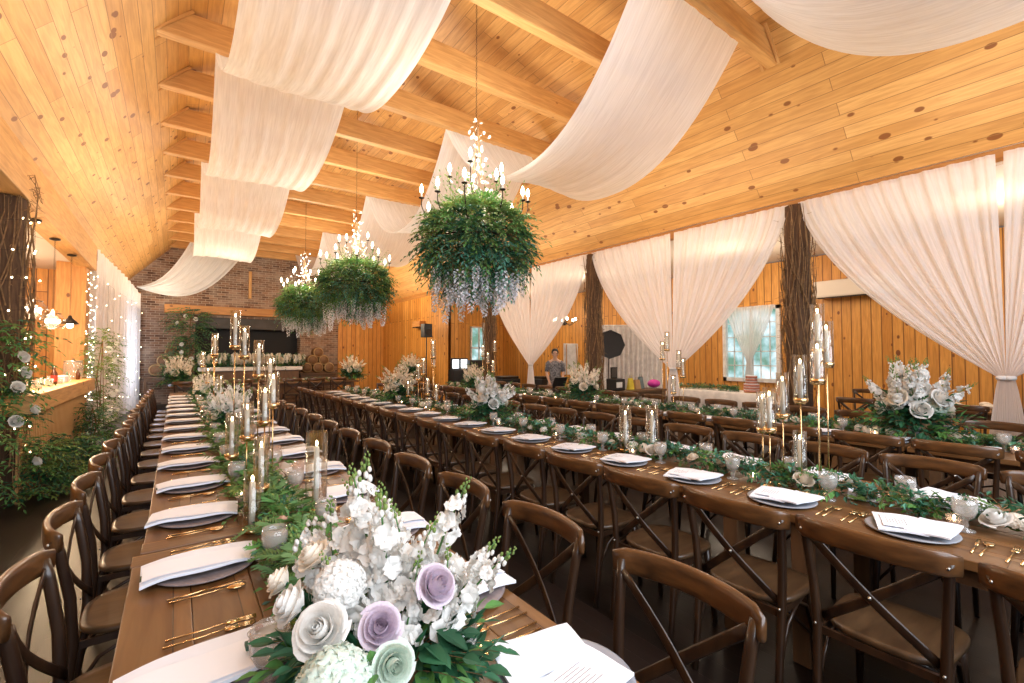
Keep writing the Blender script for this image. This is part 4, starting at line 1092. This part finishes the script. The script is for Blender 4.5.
climber('climbing_rose','bushy green climber with white roses round the trunk at the bar',(-1.48,6.85,.1),1.85,.42,330,31,[0,1,0,2],9,1.25,rdir=-.8)
climber('climbing_rose','pale leafy climber with white flowers at the far end of the bar',(-1.12,11.55,.25),1.75,.26,230,33,[2,3,2,0],9,1.1,rdir=-.8)
climber('leafy_shrub','dark leafy greens spilling along the foot of the ribbed bar front',(-1.10,8.4,.02),.48,.42,200,35,[1,1,0],0,1.2,cat='shrub')
climber('leafy_shrub','dark leafy greens under the overhang near the far end of the bar',(-1.10,10.3,.02),.70,.30,170,36,[1,0,1],2,1.1,cat='shrub',rdir=0)
climber('leafy_shrub','dark leafy greens at the base of the trunk by the bar',(-1.25,7.4,.02),.50,.45,200,37,[1,1,0,2],0,1.3,cat='shrub')
t=thing('twig_arch','twisted twig branch arching from the trunk top along the eave','branch',(-1.45,7.0,3.3)); m=MB(); rr=random.Random(2)
for i in range(34): 
    y0=rr.uniform(-.3,.1); m.sweep([(rr.uniform(-.1,.1),y0,rr.uniform(-.1,.2)),(.1+rr.uniform(-.1,.1),y0+.2,.1+rr.uniform(-.1,.1)),(.14+rr.uniform(-.1,.1),y0+.35,rr.uniform(-.15,.15))],.012,n=4,taper=[1,.8,.3])
m.build('twigs',M['twig'],t)

# ------------------------------------------------------------------ fireplace end
def keg():
    t=thing('small_barrel','','barrel'); m=MB(); m.lathe([(0,-.2),(.155,-.2),(.175,-.14),(.19,0),(.175,.14),(.155,.2)],(0,0,0),22,axis=(0,1,0),caps=False); m.build('staves',M['barrel'],t,True)
    m=MB(); m.lathe([(.140,.0),(.160,.0),(.172,.03),(.178,.05),(.174,.05)],(0,-.215,0),22,axis=(0,1,0),caps=False); m.build('rim',M['barrelrim'],t,True)
    m=MB(); m.lathe([(0,0),(.145,0)],(0,-.195,0),22,axis=(0,1,0),caps=False); m.build('barrel_head',M['barrelhead'],t); return t
KG=Placer(keg())
kd=[(-.10,1.64,'top barrel of the pyramid beside the climbing greens'),(-.29,1.37,'middle row barrel towards the bar, greens side pyramid'),(.09,1.37,'middle row barrel against the greens, greens side pyramid'),(-.48,1.10,'bottom row barrel at the bar side end of the pyramid'),(-.10,1.10,'bottom row barrel under the middle of the pyramid'),(.28,1.10,'bottom row barrel hidden by the greens'),
(4.11,1.64,'top barrel of the pyramid by the pine wall'),(3.92,1.37,'middle row barrel to the fireplace side, pine wall pyramid'),(4.30,1.37,'middle row barrel to the pine side, pine wall pyramid'),(3.73,1.10,'bottom row barrel nearest the fireplace, pine wall pyramid'.replace('nearest','next to')),(4.11,1.10,'bottom centre barrel, pine wall pyramid'),(4.49,1.10,'bottom outer barrel, pine wall pyramid')]
for x,z,l in kd: KG.put((x,17.5,z+.012),0,'small wooden barrel, '+l)
def console(x,w,h,label,mat,d=.5,y=17.5,leg=True):
    t=thing('console_table',label,'table',(x,y,0)); m=MB(); m.box((0,0,h-.03),(w,d,.05)); m.build('tabletop',mat,t,bevel=.005)
    for sx in (-1,1):
        for sy in (-1,1): m=MB(); m.box((sx*(w/2-.06),sy*(d/2-.06),(h-.055)/2),(.07,.07,h-.055)); m.build('leg',mat,t)
    m=MB(); m.box((0,0,h-.10),(w-.1,d-.1,.09)); m.build('apron',mat,t); return t
console(-.10,1.35,.915,'dark console under the barrel pyramid by the greens',M['tableleg'])
console(4.15,1.30,.915,'dark console under the barrel pyramid by the pine wall',M['tableleg'])
t=thing('clothed_ledge','white draped ledge in front of the dark fireplace opening','table',(2.0,16.9,0))
m=MB(); m.box((0,0,1.12),(2.9,.5,.12)); m.build('cloth',M['cloth'],t,bevel=.02)
m=MB(); m.box((0,0,.53),(2.7,.4,1.06)); m.build('base',M['tableleg'],t)
for i in range(4): 
    g=garland(.95+.72*i,16.85,'far',f'white flower bank on the fireplace ledge, {ORD[i]} part from the bar side',40+i,.75,14,('white','cream'),14,'flower banks on the fireplace ledge',.085,z=1.18,rz=PI/2); g.scale=(1.6,1,3.0)
for i in range(10):
    a=1; s_=stock(i%5,False,'cream'); o=bpy.data.objects.new('stock_flower',s_); COL.objects.link(o); o.location=(.75+.28*i,16.9,1.22); o.rotation_euler=(.3*math.sin(i*2),.4*math.cos(i*3),i); o.scale=(1.2,1.2,.9); tag(o,'pale flower spike rising from the bank on the fireplace ledge','flower','flower spikes on the fireplace ledge')
climber('climbing_plant','tall leafy climber on the brick beside the fireplace opening',(.36,17.15,1.0),1.95,.66,300,51,[1,0,1],6,1.7,rdir=-1.5)
# head table across the room
for i,x in enumerate((.75,3.15)): tabp.put((x+.3,15.0,0),PI/2,f'dark head table section before the fireplace, {"bar" if i==0 else "curtain"} side')
for i in range(7): chair.put((.2+.62*i,14.35,0),PI/2,f'brown cross back chair, {ORD[i]} from the bar side at the head table','chairs at the head table')
garland(2.2,15.0,'far','low garland along the middle of the head table',60,3.6,12,('cream','white'),14,'head table garland',.05,rz=PI/2)
console(6.25,.8,.86,'small dark table against the pine wall holding a bouquet',M['tableleg'],.9,14.0)
# speaker on stand, plain brown box on the pine wall
t=thing('loudspeaker','black loudspeaker on top of the pole by the pine wall','speaker',(6.30,13.1,2.11)); m=MB(); m.box((0,0,.21),(.27,.28,.42)); m.build('cabinet',M['black'],t,bevel=.012)
m=MB(); m.lathe([(.0,0),(.09,.0),(.10,.008)],(-.0,-.142,.15),18,axis=(0,-1,0),caps=False); m.build('woofer_grille',M['iron'],t)
t=thing('speaker_stand','black tripod pole carrying the loudspeaker by the pine wall','stand',(6.30,13.1,0)); m=MB(); m.lathe([(.018,.3),(.018,2.108)],n=8); m.build('pole',M['black'],t)
for i in range(3): m=MB(); a=i*2.09; m.sweep([(0,0,.75),(.42*math.cos(a),.42*math.sin(a),.01)],.02,n=5); m.build('leg',M['black'],t)
t=thing('wall_box','brown wooden box high on the pine wall','wall box',(6.72,14.6,2.62)); m=MB(); m.box((0,0,0),(.22,.62,.20)); m.build('housing',M['beamdark'],t,bevel=.01); m=MB(); m.box((-.02,0,-.11),(.18,.5,.03)); m.build('bottom_strip',M['iron'],t)
# head: outer aisle
def window(n,x,y0,y1,z0,z1,label=None):
    t=MB(); 
    g=MB(); g.quad([(x+.06,y0,z0),(x+.06,y1,z0),(x+.06,y1,z1),(x+.06,y0,z1)]); g.quad([(x+.07,y0,z0),(x+.07,y0,z1),(x+.07,y1,z1),(x+.07,y1,z0)])
    o=g.build(f'window_{n}',M['daylight']); o['kind']='structure'
    m=MB()
    for yy in (y0,y1): m.box((x-.01,yy,(z0+z1)/2),(.10,.09,z1-z0+.09))
    for zz in (z0,z1): m.box((x-.01,(y0+y1)/2,zz),(.10,y1-y0+.09,.09))
    m.build('window_frame',M['whitepaint'],o)
    m=MB()
    k=6
    for i in range(1,k): m.box((x+.03,y0+(y1-y0)*i/k,(z0+z1)/2),(.025,.022 if i!=3 else .08,z1-z0))
    for i in range(1,5): m.box((x+.03,(y0+y1)/2,z0+(z1-z0)*i/5),(.025,y1-y0,.022))
    m.build('muntins',M['whitepaint'],o)
window(1,11.4,4.95,6.25,.95,2.70)
for i,(a,b,c) in enumerate(((5.62,4.95,5.5),(5.62,6.25,5.7))):
    t=thing('window_curtain',f'small white sheer tied back at the cake table window, {"cake" if i==0 else "post"} side','curtain',(11.28,5.6,0))
    def fn(s,q,a=a,b=b,c=c):
        top=.0+(b-5.6)*.9*s; q2=q/.72; 
        y=top*(1-q2**1.3)+(.05*s*(1 if b>5.6 else -1))*q2**1.3 if q2<1 else (.05+.25*(q-.72))*s*(1 if b>5.6 else -1)
        return V((.03*math.sin(s*40),y,2.75-1.85*q))
    m=MB(); m.grid(40,20,fn,uvfn=lambda s,q:(q*2,s)); m.build('sheet',M['wsheer'],t,True)
# end wall window
m=MB(); m.quad([(9.75,16.14,1.0),(10.5,16.14,1.0),(10.5,16.14,2.7),(9.75,16.14,2.7)]); o=m.build('window_2',M['daylight']); o['kind']='structure'
m=MB(); 
for xx in (9.75,10.12,10.5): m.box((xx,16.12,1.85),(.06,.06,1.76))
for zz in (1.0,1.85,2.7): m.box((10.12,16.12,zz),(.8,.06,.06))
m.build('window_frame',M['whitepaint'],o)
t=thing('window_curtain','white sheer gathered at the end wall window beyond the blossoms','curtain',(10.5,16.0,0)); m=MB(); m.grid(40,10,lambda s,q:V(((s-.5)*.6*(1-.5*q),.04*math.sin(s*40),2.9-2.85*q)),uvfn=lambda s,q:(q*2,s)); m.build('sheet',M['curtain'],t,True)
# cake table
def clothed(name,label,x,y,lx,ly,h=.78):
    t=thing(name,label,'table',(x,y,0)); m=MB()
    def ring(k,z,f=0): 
        out=[];n=80
        for i in range(n):
            a=2*PI*i/n; c,s=math.cos(a),math.sin(a); e=.18
            w=1+f*math.sin(a*22); out.append((k*w*lx/2*math.copysign(abs(c)**e,c),k*w*ly/2*math.copysign(abs(s)**e,s),z))
        return out
    rs=[ring(.0,h),ring(.97,h),ring(1.0,h-.01),ring(1.01,h-.3,.01),ring(1.03,.03,.025)]
    vs=[p for r in rs for p in r]; fs=[]
    for j in range(4):
        for i in range(80): fs.append((j*80+i,j*80+(i+1)%80,(j+1)*80+(i+1)%80,(j+1)*80+i))
    m.add(vs,fs); m.build('tablecloth',M['cloth'],t,True)
    for sx in (-1,1):
        for sy in (-1,1): m=MB(); m.lathe([(.02,0),(.02,h-.02)],(sx*(lx/2-.1),sy*(ly/2-.1),0),8); m.build('leg',M['iron'],t)
    return t
clothed('cake_table','white clothed table with greens and the cake under the window',9.75,5.45,.8,2.0)
garland(9.65,5.7,'far','loose green runner on the white cake table',70,1.5,0,('white',),0,'cake table runner',z=.782)
t=thing('wedding_cake','two tier naked cake with red berries on the white table','cake',(9.6,4.72,.782))
m=MB(); m.lathe([(0,0),(.14,0),(.14,.012),(.02,.02),(0,.02)],n=20); m.build('cake_stand',M['beam'],t,True)
for i,(r0,z) in enumerate(((.15,.02),(.11,.19))):
    for k in range(3): m=MB(); m.lathe([(0,z+k*.055),(r0,z+k*.055),(r0,z+k*.055+.042),(0,z+k*.055+.042)],n=24); m.build('sponge_layer',M['cakepink'],t,True); m=MB(); m.lathe([(0,z+k*.055+.042),(r0-.004,z+k*.055+.042),(r0-.004,z+k*.055+.055),(0,z+k*.055+.055)],n=24); m.build('cream_layer',M['napkin'],t,True)
# ac unit
t=thing('wall_heat_pump','long cream wall heat pump above the pine boards behind the vine post','air unit',(11.15,3.35,2.95)); m=MB(); m.box((0,0,0),(.24,1.5,.36)); m.build('casing',M['cream_paint'],t,bevel=.04)
m=MB(); m.box((-.08,0,-.185),(.1,1.3,.02)); m.build('louver',M['iron'],t)
# outer table with chairs behind the widest curtain
for i,(x,y) in enumerate(((9.6,1.3),)): tabp.put((x,y,0),0,'wooden farm table in the outer aisle behind the widest curtain')
chair.put((10.6,3.1,0),PI,'lone dark cross back chair standing by the outer pine wall')
for i in range(5): chair.put((8.75,.2+.6*i,0),0,f'brown cross back chair, {ORD[i]} from camera at the outer aisle table','chairs at the outer aisle table')
rb=random.Random(4)
m=MB()
for k in range(3): m.lathe2((.03*math.cos(k*2.1),.05*math.sin(k*2.1),.04+.03*(k==2)),(.055,.07,.035),10,6,0)
m2=m.mesh('bread_loaf',[M['cream']],True)
for i in range(8): o=bpy.data.objects.new('cream_bundle',m2); COL.objects.link(o); o.location=(9.30+.35*(i%2),.55+.25*i,.762); o.rotation_euler=(0,0,i); tag(o,'cream rolled blanket bundle on the outer aisle table','blanket','cream bundles on the outer aisle table')
# photo corner
t=thing('photo_backdrop','tall white photo backdrop cloth hanging beyond the vine post','backdrop',(10.0,8.2,0)); ax=V((10.75-9.35,7.6-8.75,0)); n_=ax.normalized(); nn=V((-n_.y,n_.x,0))
m=MB(); m.grid(90,6,lambda s,q: ax*(s-.5)+nn*(.03*math.sin(s*90))*(1+q)+V((0,0,2.35-2.32*q)),uvfn=lambda s,q:(q*2,s*1.8)); m.build('cloth',M['cloth'],t,True)
m=MB(); m.sweep([ax*-.55+V((0,0,2.37)),ax*.55+V((0,0,2.37))],.03,n=6); m.build('crossbar',M['whitepaint'],t)
for s in (-1,1): m=MB(); m.sweep([ax*.54*s,ax*.54*s+V((0,0,2.4))],.03,n=6); m.build('upright',M['whitepaint'],t)
t=thing('studio_umbrella','black eight sided studio softbox beside the vine post','studio light',(8.72,7.80,1.79)); d=V((-.55,-.62,.08)).normalized()
m=MB(); m.lathe([(.02,.0),(.10,.04),(.28,.16),(.36,.30),(.345,.30),(.27,.17),(.10,.05)],(0,0,0),8,axis=d,caps=False); m.build('shell',M['black'],t)
m=MB(); m.lathe([(0,.285),(.34,.285)],(0,0,0),8,axis=d,caps=False); m.build('diffuser',M['black'],t)
t=thing('light_stand','thin black stand under the studio softbox','stand',(8.72,7.80,0)); m=MB(); m.lathe([(.014,.25),(.014,1.76)],n=6); m.build('pole',M['black'],t)
for i in range(3): m=MB(); a=i*2.09; m.sweep([(0,0,.6),(.4*math.cos(a),.4*math.sin(a),.01)],.016,n=4); m.build('leg',M['black'],t)
console(8.55,1.9,.76,'dark photo table in front of the white backdrop',M['tableleg'],.6,6.98)
t=thing('photo_printer','black photo printer with white tray on the photo table','printer',(8.05,7.0,.762)); m=MB(); m.box((0,0,.13),(.30,.30,.26)); m.build('case',M['black'],t,bevel=.015); m=MB(); m.box((-.06,-.158,.13),(.17,.03,.12)); m.build('tray',M['whitepaint'],t,bevel=.005)
t=thing('picture_frame','small dark framed sign leaning on top of the printer','frame',(8.05,7.05,1.024)); m=MB(); m.box((0,0,.13),(.22,.02,.26)); m.build('frame',M['black'],t,bevel=.004); m=MB(); m.box((0,-.012,.13),(.17,.006,.2)); m.build('sheet',M['greylintel'],t)
def bag(label,mat,x,h,w,y=6.95):
    t=thing('paper_bag',label,'bag',(x,y,.762)); m=MB(); m.grid(20,6,lambda s,q:V((w/2*(1-.25*q)*math.copysign(abs(math.cos(2*PI*s))**.5,math.cos(2*PI*s)),w*.35*(1-.5*q)*math.copysign(abs(math.sin(2*PI*s))**.5,math.sin(2*PI*s)),h*q)),closed=True); m.build('bag_body',mat,t,True)
    m=MB(); m.sweep([(-.05,0,h-.01),(-.03,0,h+.06),(.03,0,h+.06),(.05,0,h-.01)],.008,n=4); m.build('handle',mat,t)
bag('yellow cloth bag on the photo table',M['yellow'],8.50,.26,.18); bag('brown paper bag on the photo table',M['kraft'],8.72,.22,.22); bag('dark grey cloth bag at the end of the photo table',M['teal'],8.93,.28,.18,7.0)
t=thing('balloon','magenta foil balloon lying at the end of the photo table','balloon',(9.3,6.9,.775)); m=MB(); m.lathe2((0,0,.10),(.17,.14,.10),14,10,0); m.build('skin',M['magenta'],t,True); m=MB(); m.lathe([(.002,0),(.02,.03)],(.17,0,.1),8,axis=(1,0,0)); m.build('knot',M['magenta'],t)
# dark stand and white board by the person
t=thing('laptop','open black laptop on the attendant table','laptop',(7.3,8.25,.782)); m=MB(); m.box((0,0,.012),(.38,.26,.02)); m.build('keyboard_deck',M['black'],t,bevel=.003); m=MB(); m.box((0,-.20,.14),(.40,.012,.26),rot=Matrix.Rotation(.45,3,'X')); m.build('lid',M['black'],t)
console(7.55,1.1,.78,'dark attendant table under the black laptop',M['black'],.5,8.2)
t=thing('white_board','tall white easel board standing behind the attendant','board',(8.75,9.2,0)); m=MB(); m.box((0,0,1.45),(.52,.03,.85)); m.build('board',M['whitepaint'],t,bevel=.004)
for s in (-1,1): m=MB(); m.sweep([(s*.18,-.03,1.85),(s*.26,-.12,.0)],.03,n=4); m.build('leg',M['beam'],t)
m=MB(); m.sweep([(0,.02,1.7),(0,.4,0)],.03,n=4); m.build('leg',M['beam'],t)
t=thing('display_case','open black display case with two white panels by the pine wall end','case',(7.20,12.6,0)); m=MB(); m.box((0,0,.55),(.62,.4,1.1)); m.build('case_body',M['black'],t,bevel=.01); m=MB(); m.box((0,.02,1.28),(.62,.05,.36)); m.build('back_panel',M['black'],t,bevel=.01)
for s in (-1,1): m=MB(); m.box((s*.15,-.02,1.28),(.22,.02,.28)); m.build('white_panel',M['panelglow'],t)
t=thing('display_case','plain black equipment case beside the white panel case','case',(7.75,12.6,0)); m=MB(); m.box((0,0,.7),(.6,.4,1.4)); m.build('case_body',M['black'],t,bevel=.01); m=MB(); m.box((0,-.21,1.1),(.4,.02,.04)); m.build('handle',M['iron'],t)
for i,(x,y,w) in enumerate(((8.15,11.4,.7),(9.0,10.6,.6))): t=thing('equipment_trunk',f'low black equipment trunk against the outer aisle, {ORD[i]} from the far wall','trunk',(x,y,0)); m=MB(); m.box((0,0,.42),(w,.5,.84)); m.build('trunk_body',M['black'],t,bevel=.02); m=MB(); m.box((0,0,.88),(w*.9,.45,.08)); m.build('lid',M['iron'],t,bevel=.02)
# small aisle chandelier
t=thing('aisle_chandelier','small dark chandelier with bare bulbs in the outer aisle behind the second vine post','chandelier',(8.9,9.6,2.45)); m=MB(); m.sweep([(0,0,.0),(0,0,1.33)],.012,n=5); m.lathe([(.02,-.05),(.05,0),(.02,.1)],n=10)
m.lathe([(.06,1.30),(.06,1.33)],n=12); m.build('stem',M['iron'],t,True)
for i in range(6):
    a=i*1.047; m=MB(); m.sweep([(0,0,.05),(.18*math.cos(a),.18*math.sin(a),-.05),(.32*math.cos(a),.32*math.sin(a),.05)],.016,n=5); m.lathe([(.03,0),(.035,.02)],(.32*math.cos(a),.32*math.sin(a),.05),8); arm=m.build('arm',M['iron'],t,True)
    m=MB(); m.lathe2((.32*math.cos(a),.32*math.sin(a),.12),(.03,.03,.045),8,6,0); m.build('bulb',M['bulb'],arm,True)

# ------------------------------------------------------------------ the attendant
def skin(name,verts,edges,radii,mat,parent,root=0,sub=2):
    me=bpy.data.meshes.new(name); me.from_pydata([tuple(v) for v in verts],edges,[]); me.materials.append(mat)
    o=bpy.data.objects.new(name,me); COL.objects.link(o); o.parent=parent
    md=o.modifiers.new('skin','SKIN'); md.use_smooth_shade=True
    for i,r in enumerate(radii): me.skin_vertices[0].data[i].radius=r if hasattr(r,'__len__') else (r,r)
    me.skin_vertices[0].data[root].use_root=True
    s=o.modifiers.new('sub','SUBSURF'); s.levels=sub; s.render_levels=sub
    return o
P=thing('person','woman in a dark patterned dress standing behind the laptop, hands on the table','person',(7.75,8.72,0),-.72)
# faces -Y ; local frame
vs=[(0,0,.92),(0,0,1.08),(0,-.01,1.25),(0,-.01,1.38),(0,-.015,1.47),(0,-.03,1.54),(0,-.035,1.62),(0,-.02,1.66)]
rs=[(.15,.11),(.115,.09),(.14,.10),(.10,.075),(.045,.045),(.065,.075),(.075,.09),(.045,.05)]
es=[(i,i+1) for i in range(7)]
def chainv(a,pts,rr_):
    prev=a
    for p,r in zip(pts,rr_): vs.append(p); rs.append((r,r) if not hasattr(r,'__len__') else r); es.append((prev,len(vs)-1)); prev=len(vs)-1
    return prev
for s in (-1,1):
    w=chainv(3,[(s*.12,-.01,1.38),(s*.175,-.01,1.35),(s*.215,-.03,1.10),(s*.15,-.24,.92),(s*.14,-.29,.865)],[.055,.052,.042,.030,.026])
    for k in range(4): chainv(w,[(s*(.14-.016+(k-1)*.018),-.335,.845-.002*k),(s*(.14-.016+(k-1)*.018),-.365-.006*(k%3),.825)],[.0095,.008])
    chainv(w,[(s*.105,-.315,.85),(s*.092,-.335,.838)],[.010,.009])
    chainv(0,[(s*.09,0,.82),(s*.095,-.015,.48),(s*.095,.01,.10),(s*.095,-.04,.04),(s*.095,-.14,.03)],[.085,.06,.038,.036,.03])
skin('body',vs,es,rs,M['skin'],P)
m=MB(); prof=[(.045,1.44),(.10,1.40),(.165,1.34),(.155,1.22),(.125,1.08),(.165,.93),(.20,.7),(.235,.48)]
vs2=[];n=24
for r0,z in prof:
    for i in range(n): a=2*PI*i/n; f=1+(.06*math.sin(a*7) if z<.9 else 0); vs2.append((r0*f*math.cos(a)*1.08,r0*f*math.sin(a)*.80-.01,z))
m.add(vs2,[(j*n+i,j*n+(i+1)%n,(j+1)*n+(i+1)%n,(j+1)*n+i) for j in range(len(prof)-1) for i in range(n)])
for s in (-1,1): m.sweep([(s*.13,-.01,1.375),(s*.185,-.01,1.34),(s*.212,-.025,1.14)],.125,n=10,taper=[1,1,.85])
m.build('dress',M['dress'],P,True)
m=MB()
m.grid(18,10,lambda s,q:V((.092*math.sin(q*2.2)*math.sin(2*PI*s),-.015+ .105*math.sin(q*2.2)*(math.cos(2*PI*s))*(1 if math.cos(2*PI*s)>0 else .55),1.615+.112*math.cos(q*2.2)+(.0 if math.cos(2*PI*s)>0 else .035*q))),closed=True)
m.lathe2((0,.10,1.60),(.045,.05,.05),10,8,0); m.build('hair',M['hair'],P,True)
m=MB()
for s in (-1,1): m.lathe2((s*.030,-.105,1.605),(.013,.006,.007),8,6,0)
m.build('eyes',M['black'],P,True)
m=MB(); m.sweep([(0,-.100,1.60),(0,-.118,1.572),(0,-.105,1.562)],.018,n=6); 
for s in (-1,1): m.lathe2((s*.076,-.02,1.585),(.01,.018,.028),8,6,0)
m.build('nose_and_ears',M['skin'],P,True)
m=MB(); m.lathe2((0,-.103,1.535),(.022,.006,.007),8,6,0); m.build('mouth',M['blush'],P,True)

# place card clip on the closest napkin, daylight window on the curtained side
t=thing('place_card_clip','small dark place card clip with ring on the closest napkin, bar side','card holder',(.17,1.36,TZ+.052))
m=MB(); m.box((0,0,.006),(.03,.03,.012)); m.build('base',M['greencard'],t,bevel=.002)
m=MB(); m.sweep([(0,0,.012),(.002,0,.024)],.003,n=5); m.sweep([(.0+.010*math.cos(i*.524),0,.034+.010*math.sin(i*.524)) for i in range(12)],.003,n=5,closed=True,up=(0,1,0)); m.build('ring',M['chrome'],t,True)
m=MB(); m.lathe2((.016,.004,.040),(.011,.009,.010),8,6,0); m.build('berry',M['cakepink'],t,True)
m=MB(); x=XL-.30; m.quad([(x,15.9,.5),(x,17.6,.5),(x,17.6,2.8),(x,15.9,2.8)]); o=m.build('window_3',emit('day_window',(.72,.84,1),2.6)); o['kind']='structure'
m=MB()
for yy in (15.9,16.75,17.6): m.box((x+.02,yy,1.65),(.05,.06,2.36))
for zz in (.5,1.65,2.8): m.box((x+.02,16.75,zz),(.05,1.76,.06))
m.build('window_frame',M['whitepaint'],o)
# ------------------------------------------------------------------ lights, world, camera
def light(kind,name,loc,e,col,size=.3,rot=None,sy=None,spread=None):
    l=bpy.data.lights.new(name,kind); l.energy=e; l.color=col
    if kind=='AREA':
        l.size=size
        if sy: l.shape='RECTANGLE'; l.size_y=sy
        if spread: l.spread=spread
    else: l.shadow_soft_size=size
    o=bpy.data.objects.new(name,l); COL.objects.link(o); o.location=loc
    if rot: o.rotation_euler=rot
    return o
WARM=(1,.80,.56)
for y,e in ((4.04,120),(8.0,125),(11.9,135)):
    light('POINT','chandelier_light',(2.5,y,3.62),e,(1,.90,.76),.4)
# added upward fills inside both eaves to brighten the ceiling, no fixtures modelled
for y in (0,4,8,12,15.8):
    light('AREA','ceiling_fill_right',(XR-1.1,y,2.9),27,WARM,.4,rot=(0,PI*.97,0),sy=3.2)
    light('AREA','ceiling_fill_left',(XL+.9,y+.3,2.9),30,WARM,.4,rot=(0,-PI*.97,0),sy=3.2)
for y in (1,5,9,13): light('POINT','aisle_lamp',(9.2,y,3.2),85,(1,.82,.62),.3)
for y in (7,10.5): light('POINT','bar_lamp',(-2.9,y,2.6),85,(1,.78,.55),.2)
light('POINT','brick_end_fill',(1.2,14.6,3.4),80,WARM,.5)  # warm fill in mid-air before the brick end, no fire burns there
light('POINT','pine_wall_fill',(5.2,14.6,2.9),80,WARM,.4)  # fill light added to brighten the pine wall
light('POINT','brick_end_fill',(-.3,16.4,1.2),16,(.75,.8,1),.2)  # low cool fill by the brick corner, without a fixture
for x,y,z in ((-1.42,7.95,1.95),(-1.42,9.1,1.9),(-1.42,10.4,1.88)): light('POINT','pendant_light',(x,y,z),45,(1,.72,.44),.08)
# cool area fills added behind the camera, standing in for unseen daylight
light('AREA','rear_high_fill',(1.5,-1.6,4.3),150,(.84,.91,1),5,rot=(PI*.22,0,0),sy=1.6)
light('AREA','rear_low_fill',(1.5,-2.4,2.6),200,(.84,.91,1),6,rot=(PI/2,0,0),sy=1.8)
w=bpy.data.worlds.new('world'); SC.world=w; w.use_nodes=True
bg=w.node_tree.nodes['Background']; bg.inputs[0].default_value=(.8,.88,1,1); bg.inputs[1].default_value=.12
cam=bpy.data.cameras.new('camera'); co=bpy.data.objects.new('camera',cam); COL.objects.link(co); SC.camera=co
cam.sensor_width=36; cam.lens=458/1024*36; cam.clip_start=.05
yaw=math.atan(336/458); pit=math.atan(13.5/458)
co.location=(0,0,1.56); co.rotation_euler=(PI/2+pit,0,-yaw)
SC.view_settings.view_transform='Standard'; SC.view_settings.look='None'; SC.view_settings.gamma=1; SC.view_settings.exposure=0.36
SC.view_settings.use_curve_mapping=False
SC.cycles.max_bounces=8; SC.cycles.transparent_max_bounces=24; SC.cycles.diffuse_bounces=4; SC.cycles.sample_clamp_indirect=4
SC.cycles.caustics_reflective=False; SC.cycles.caustics_refractive=False
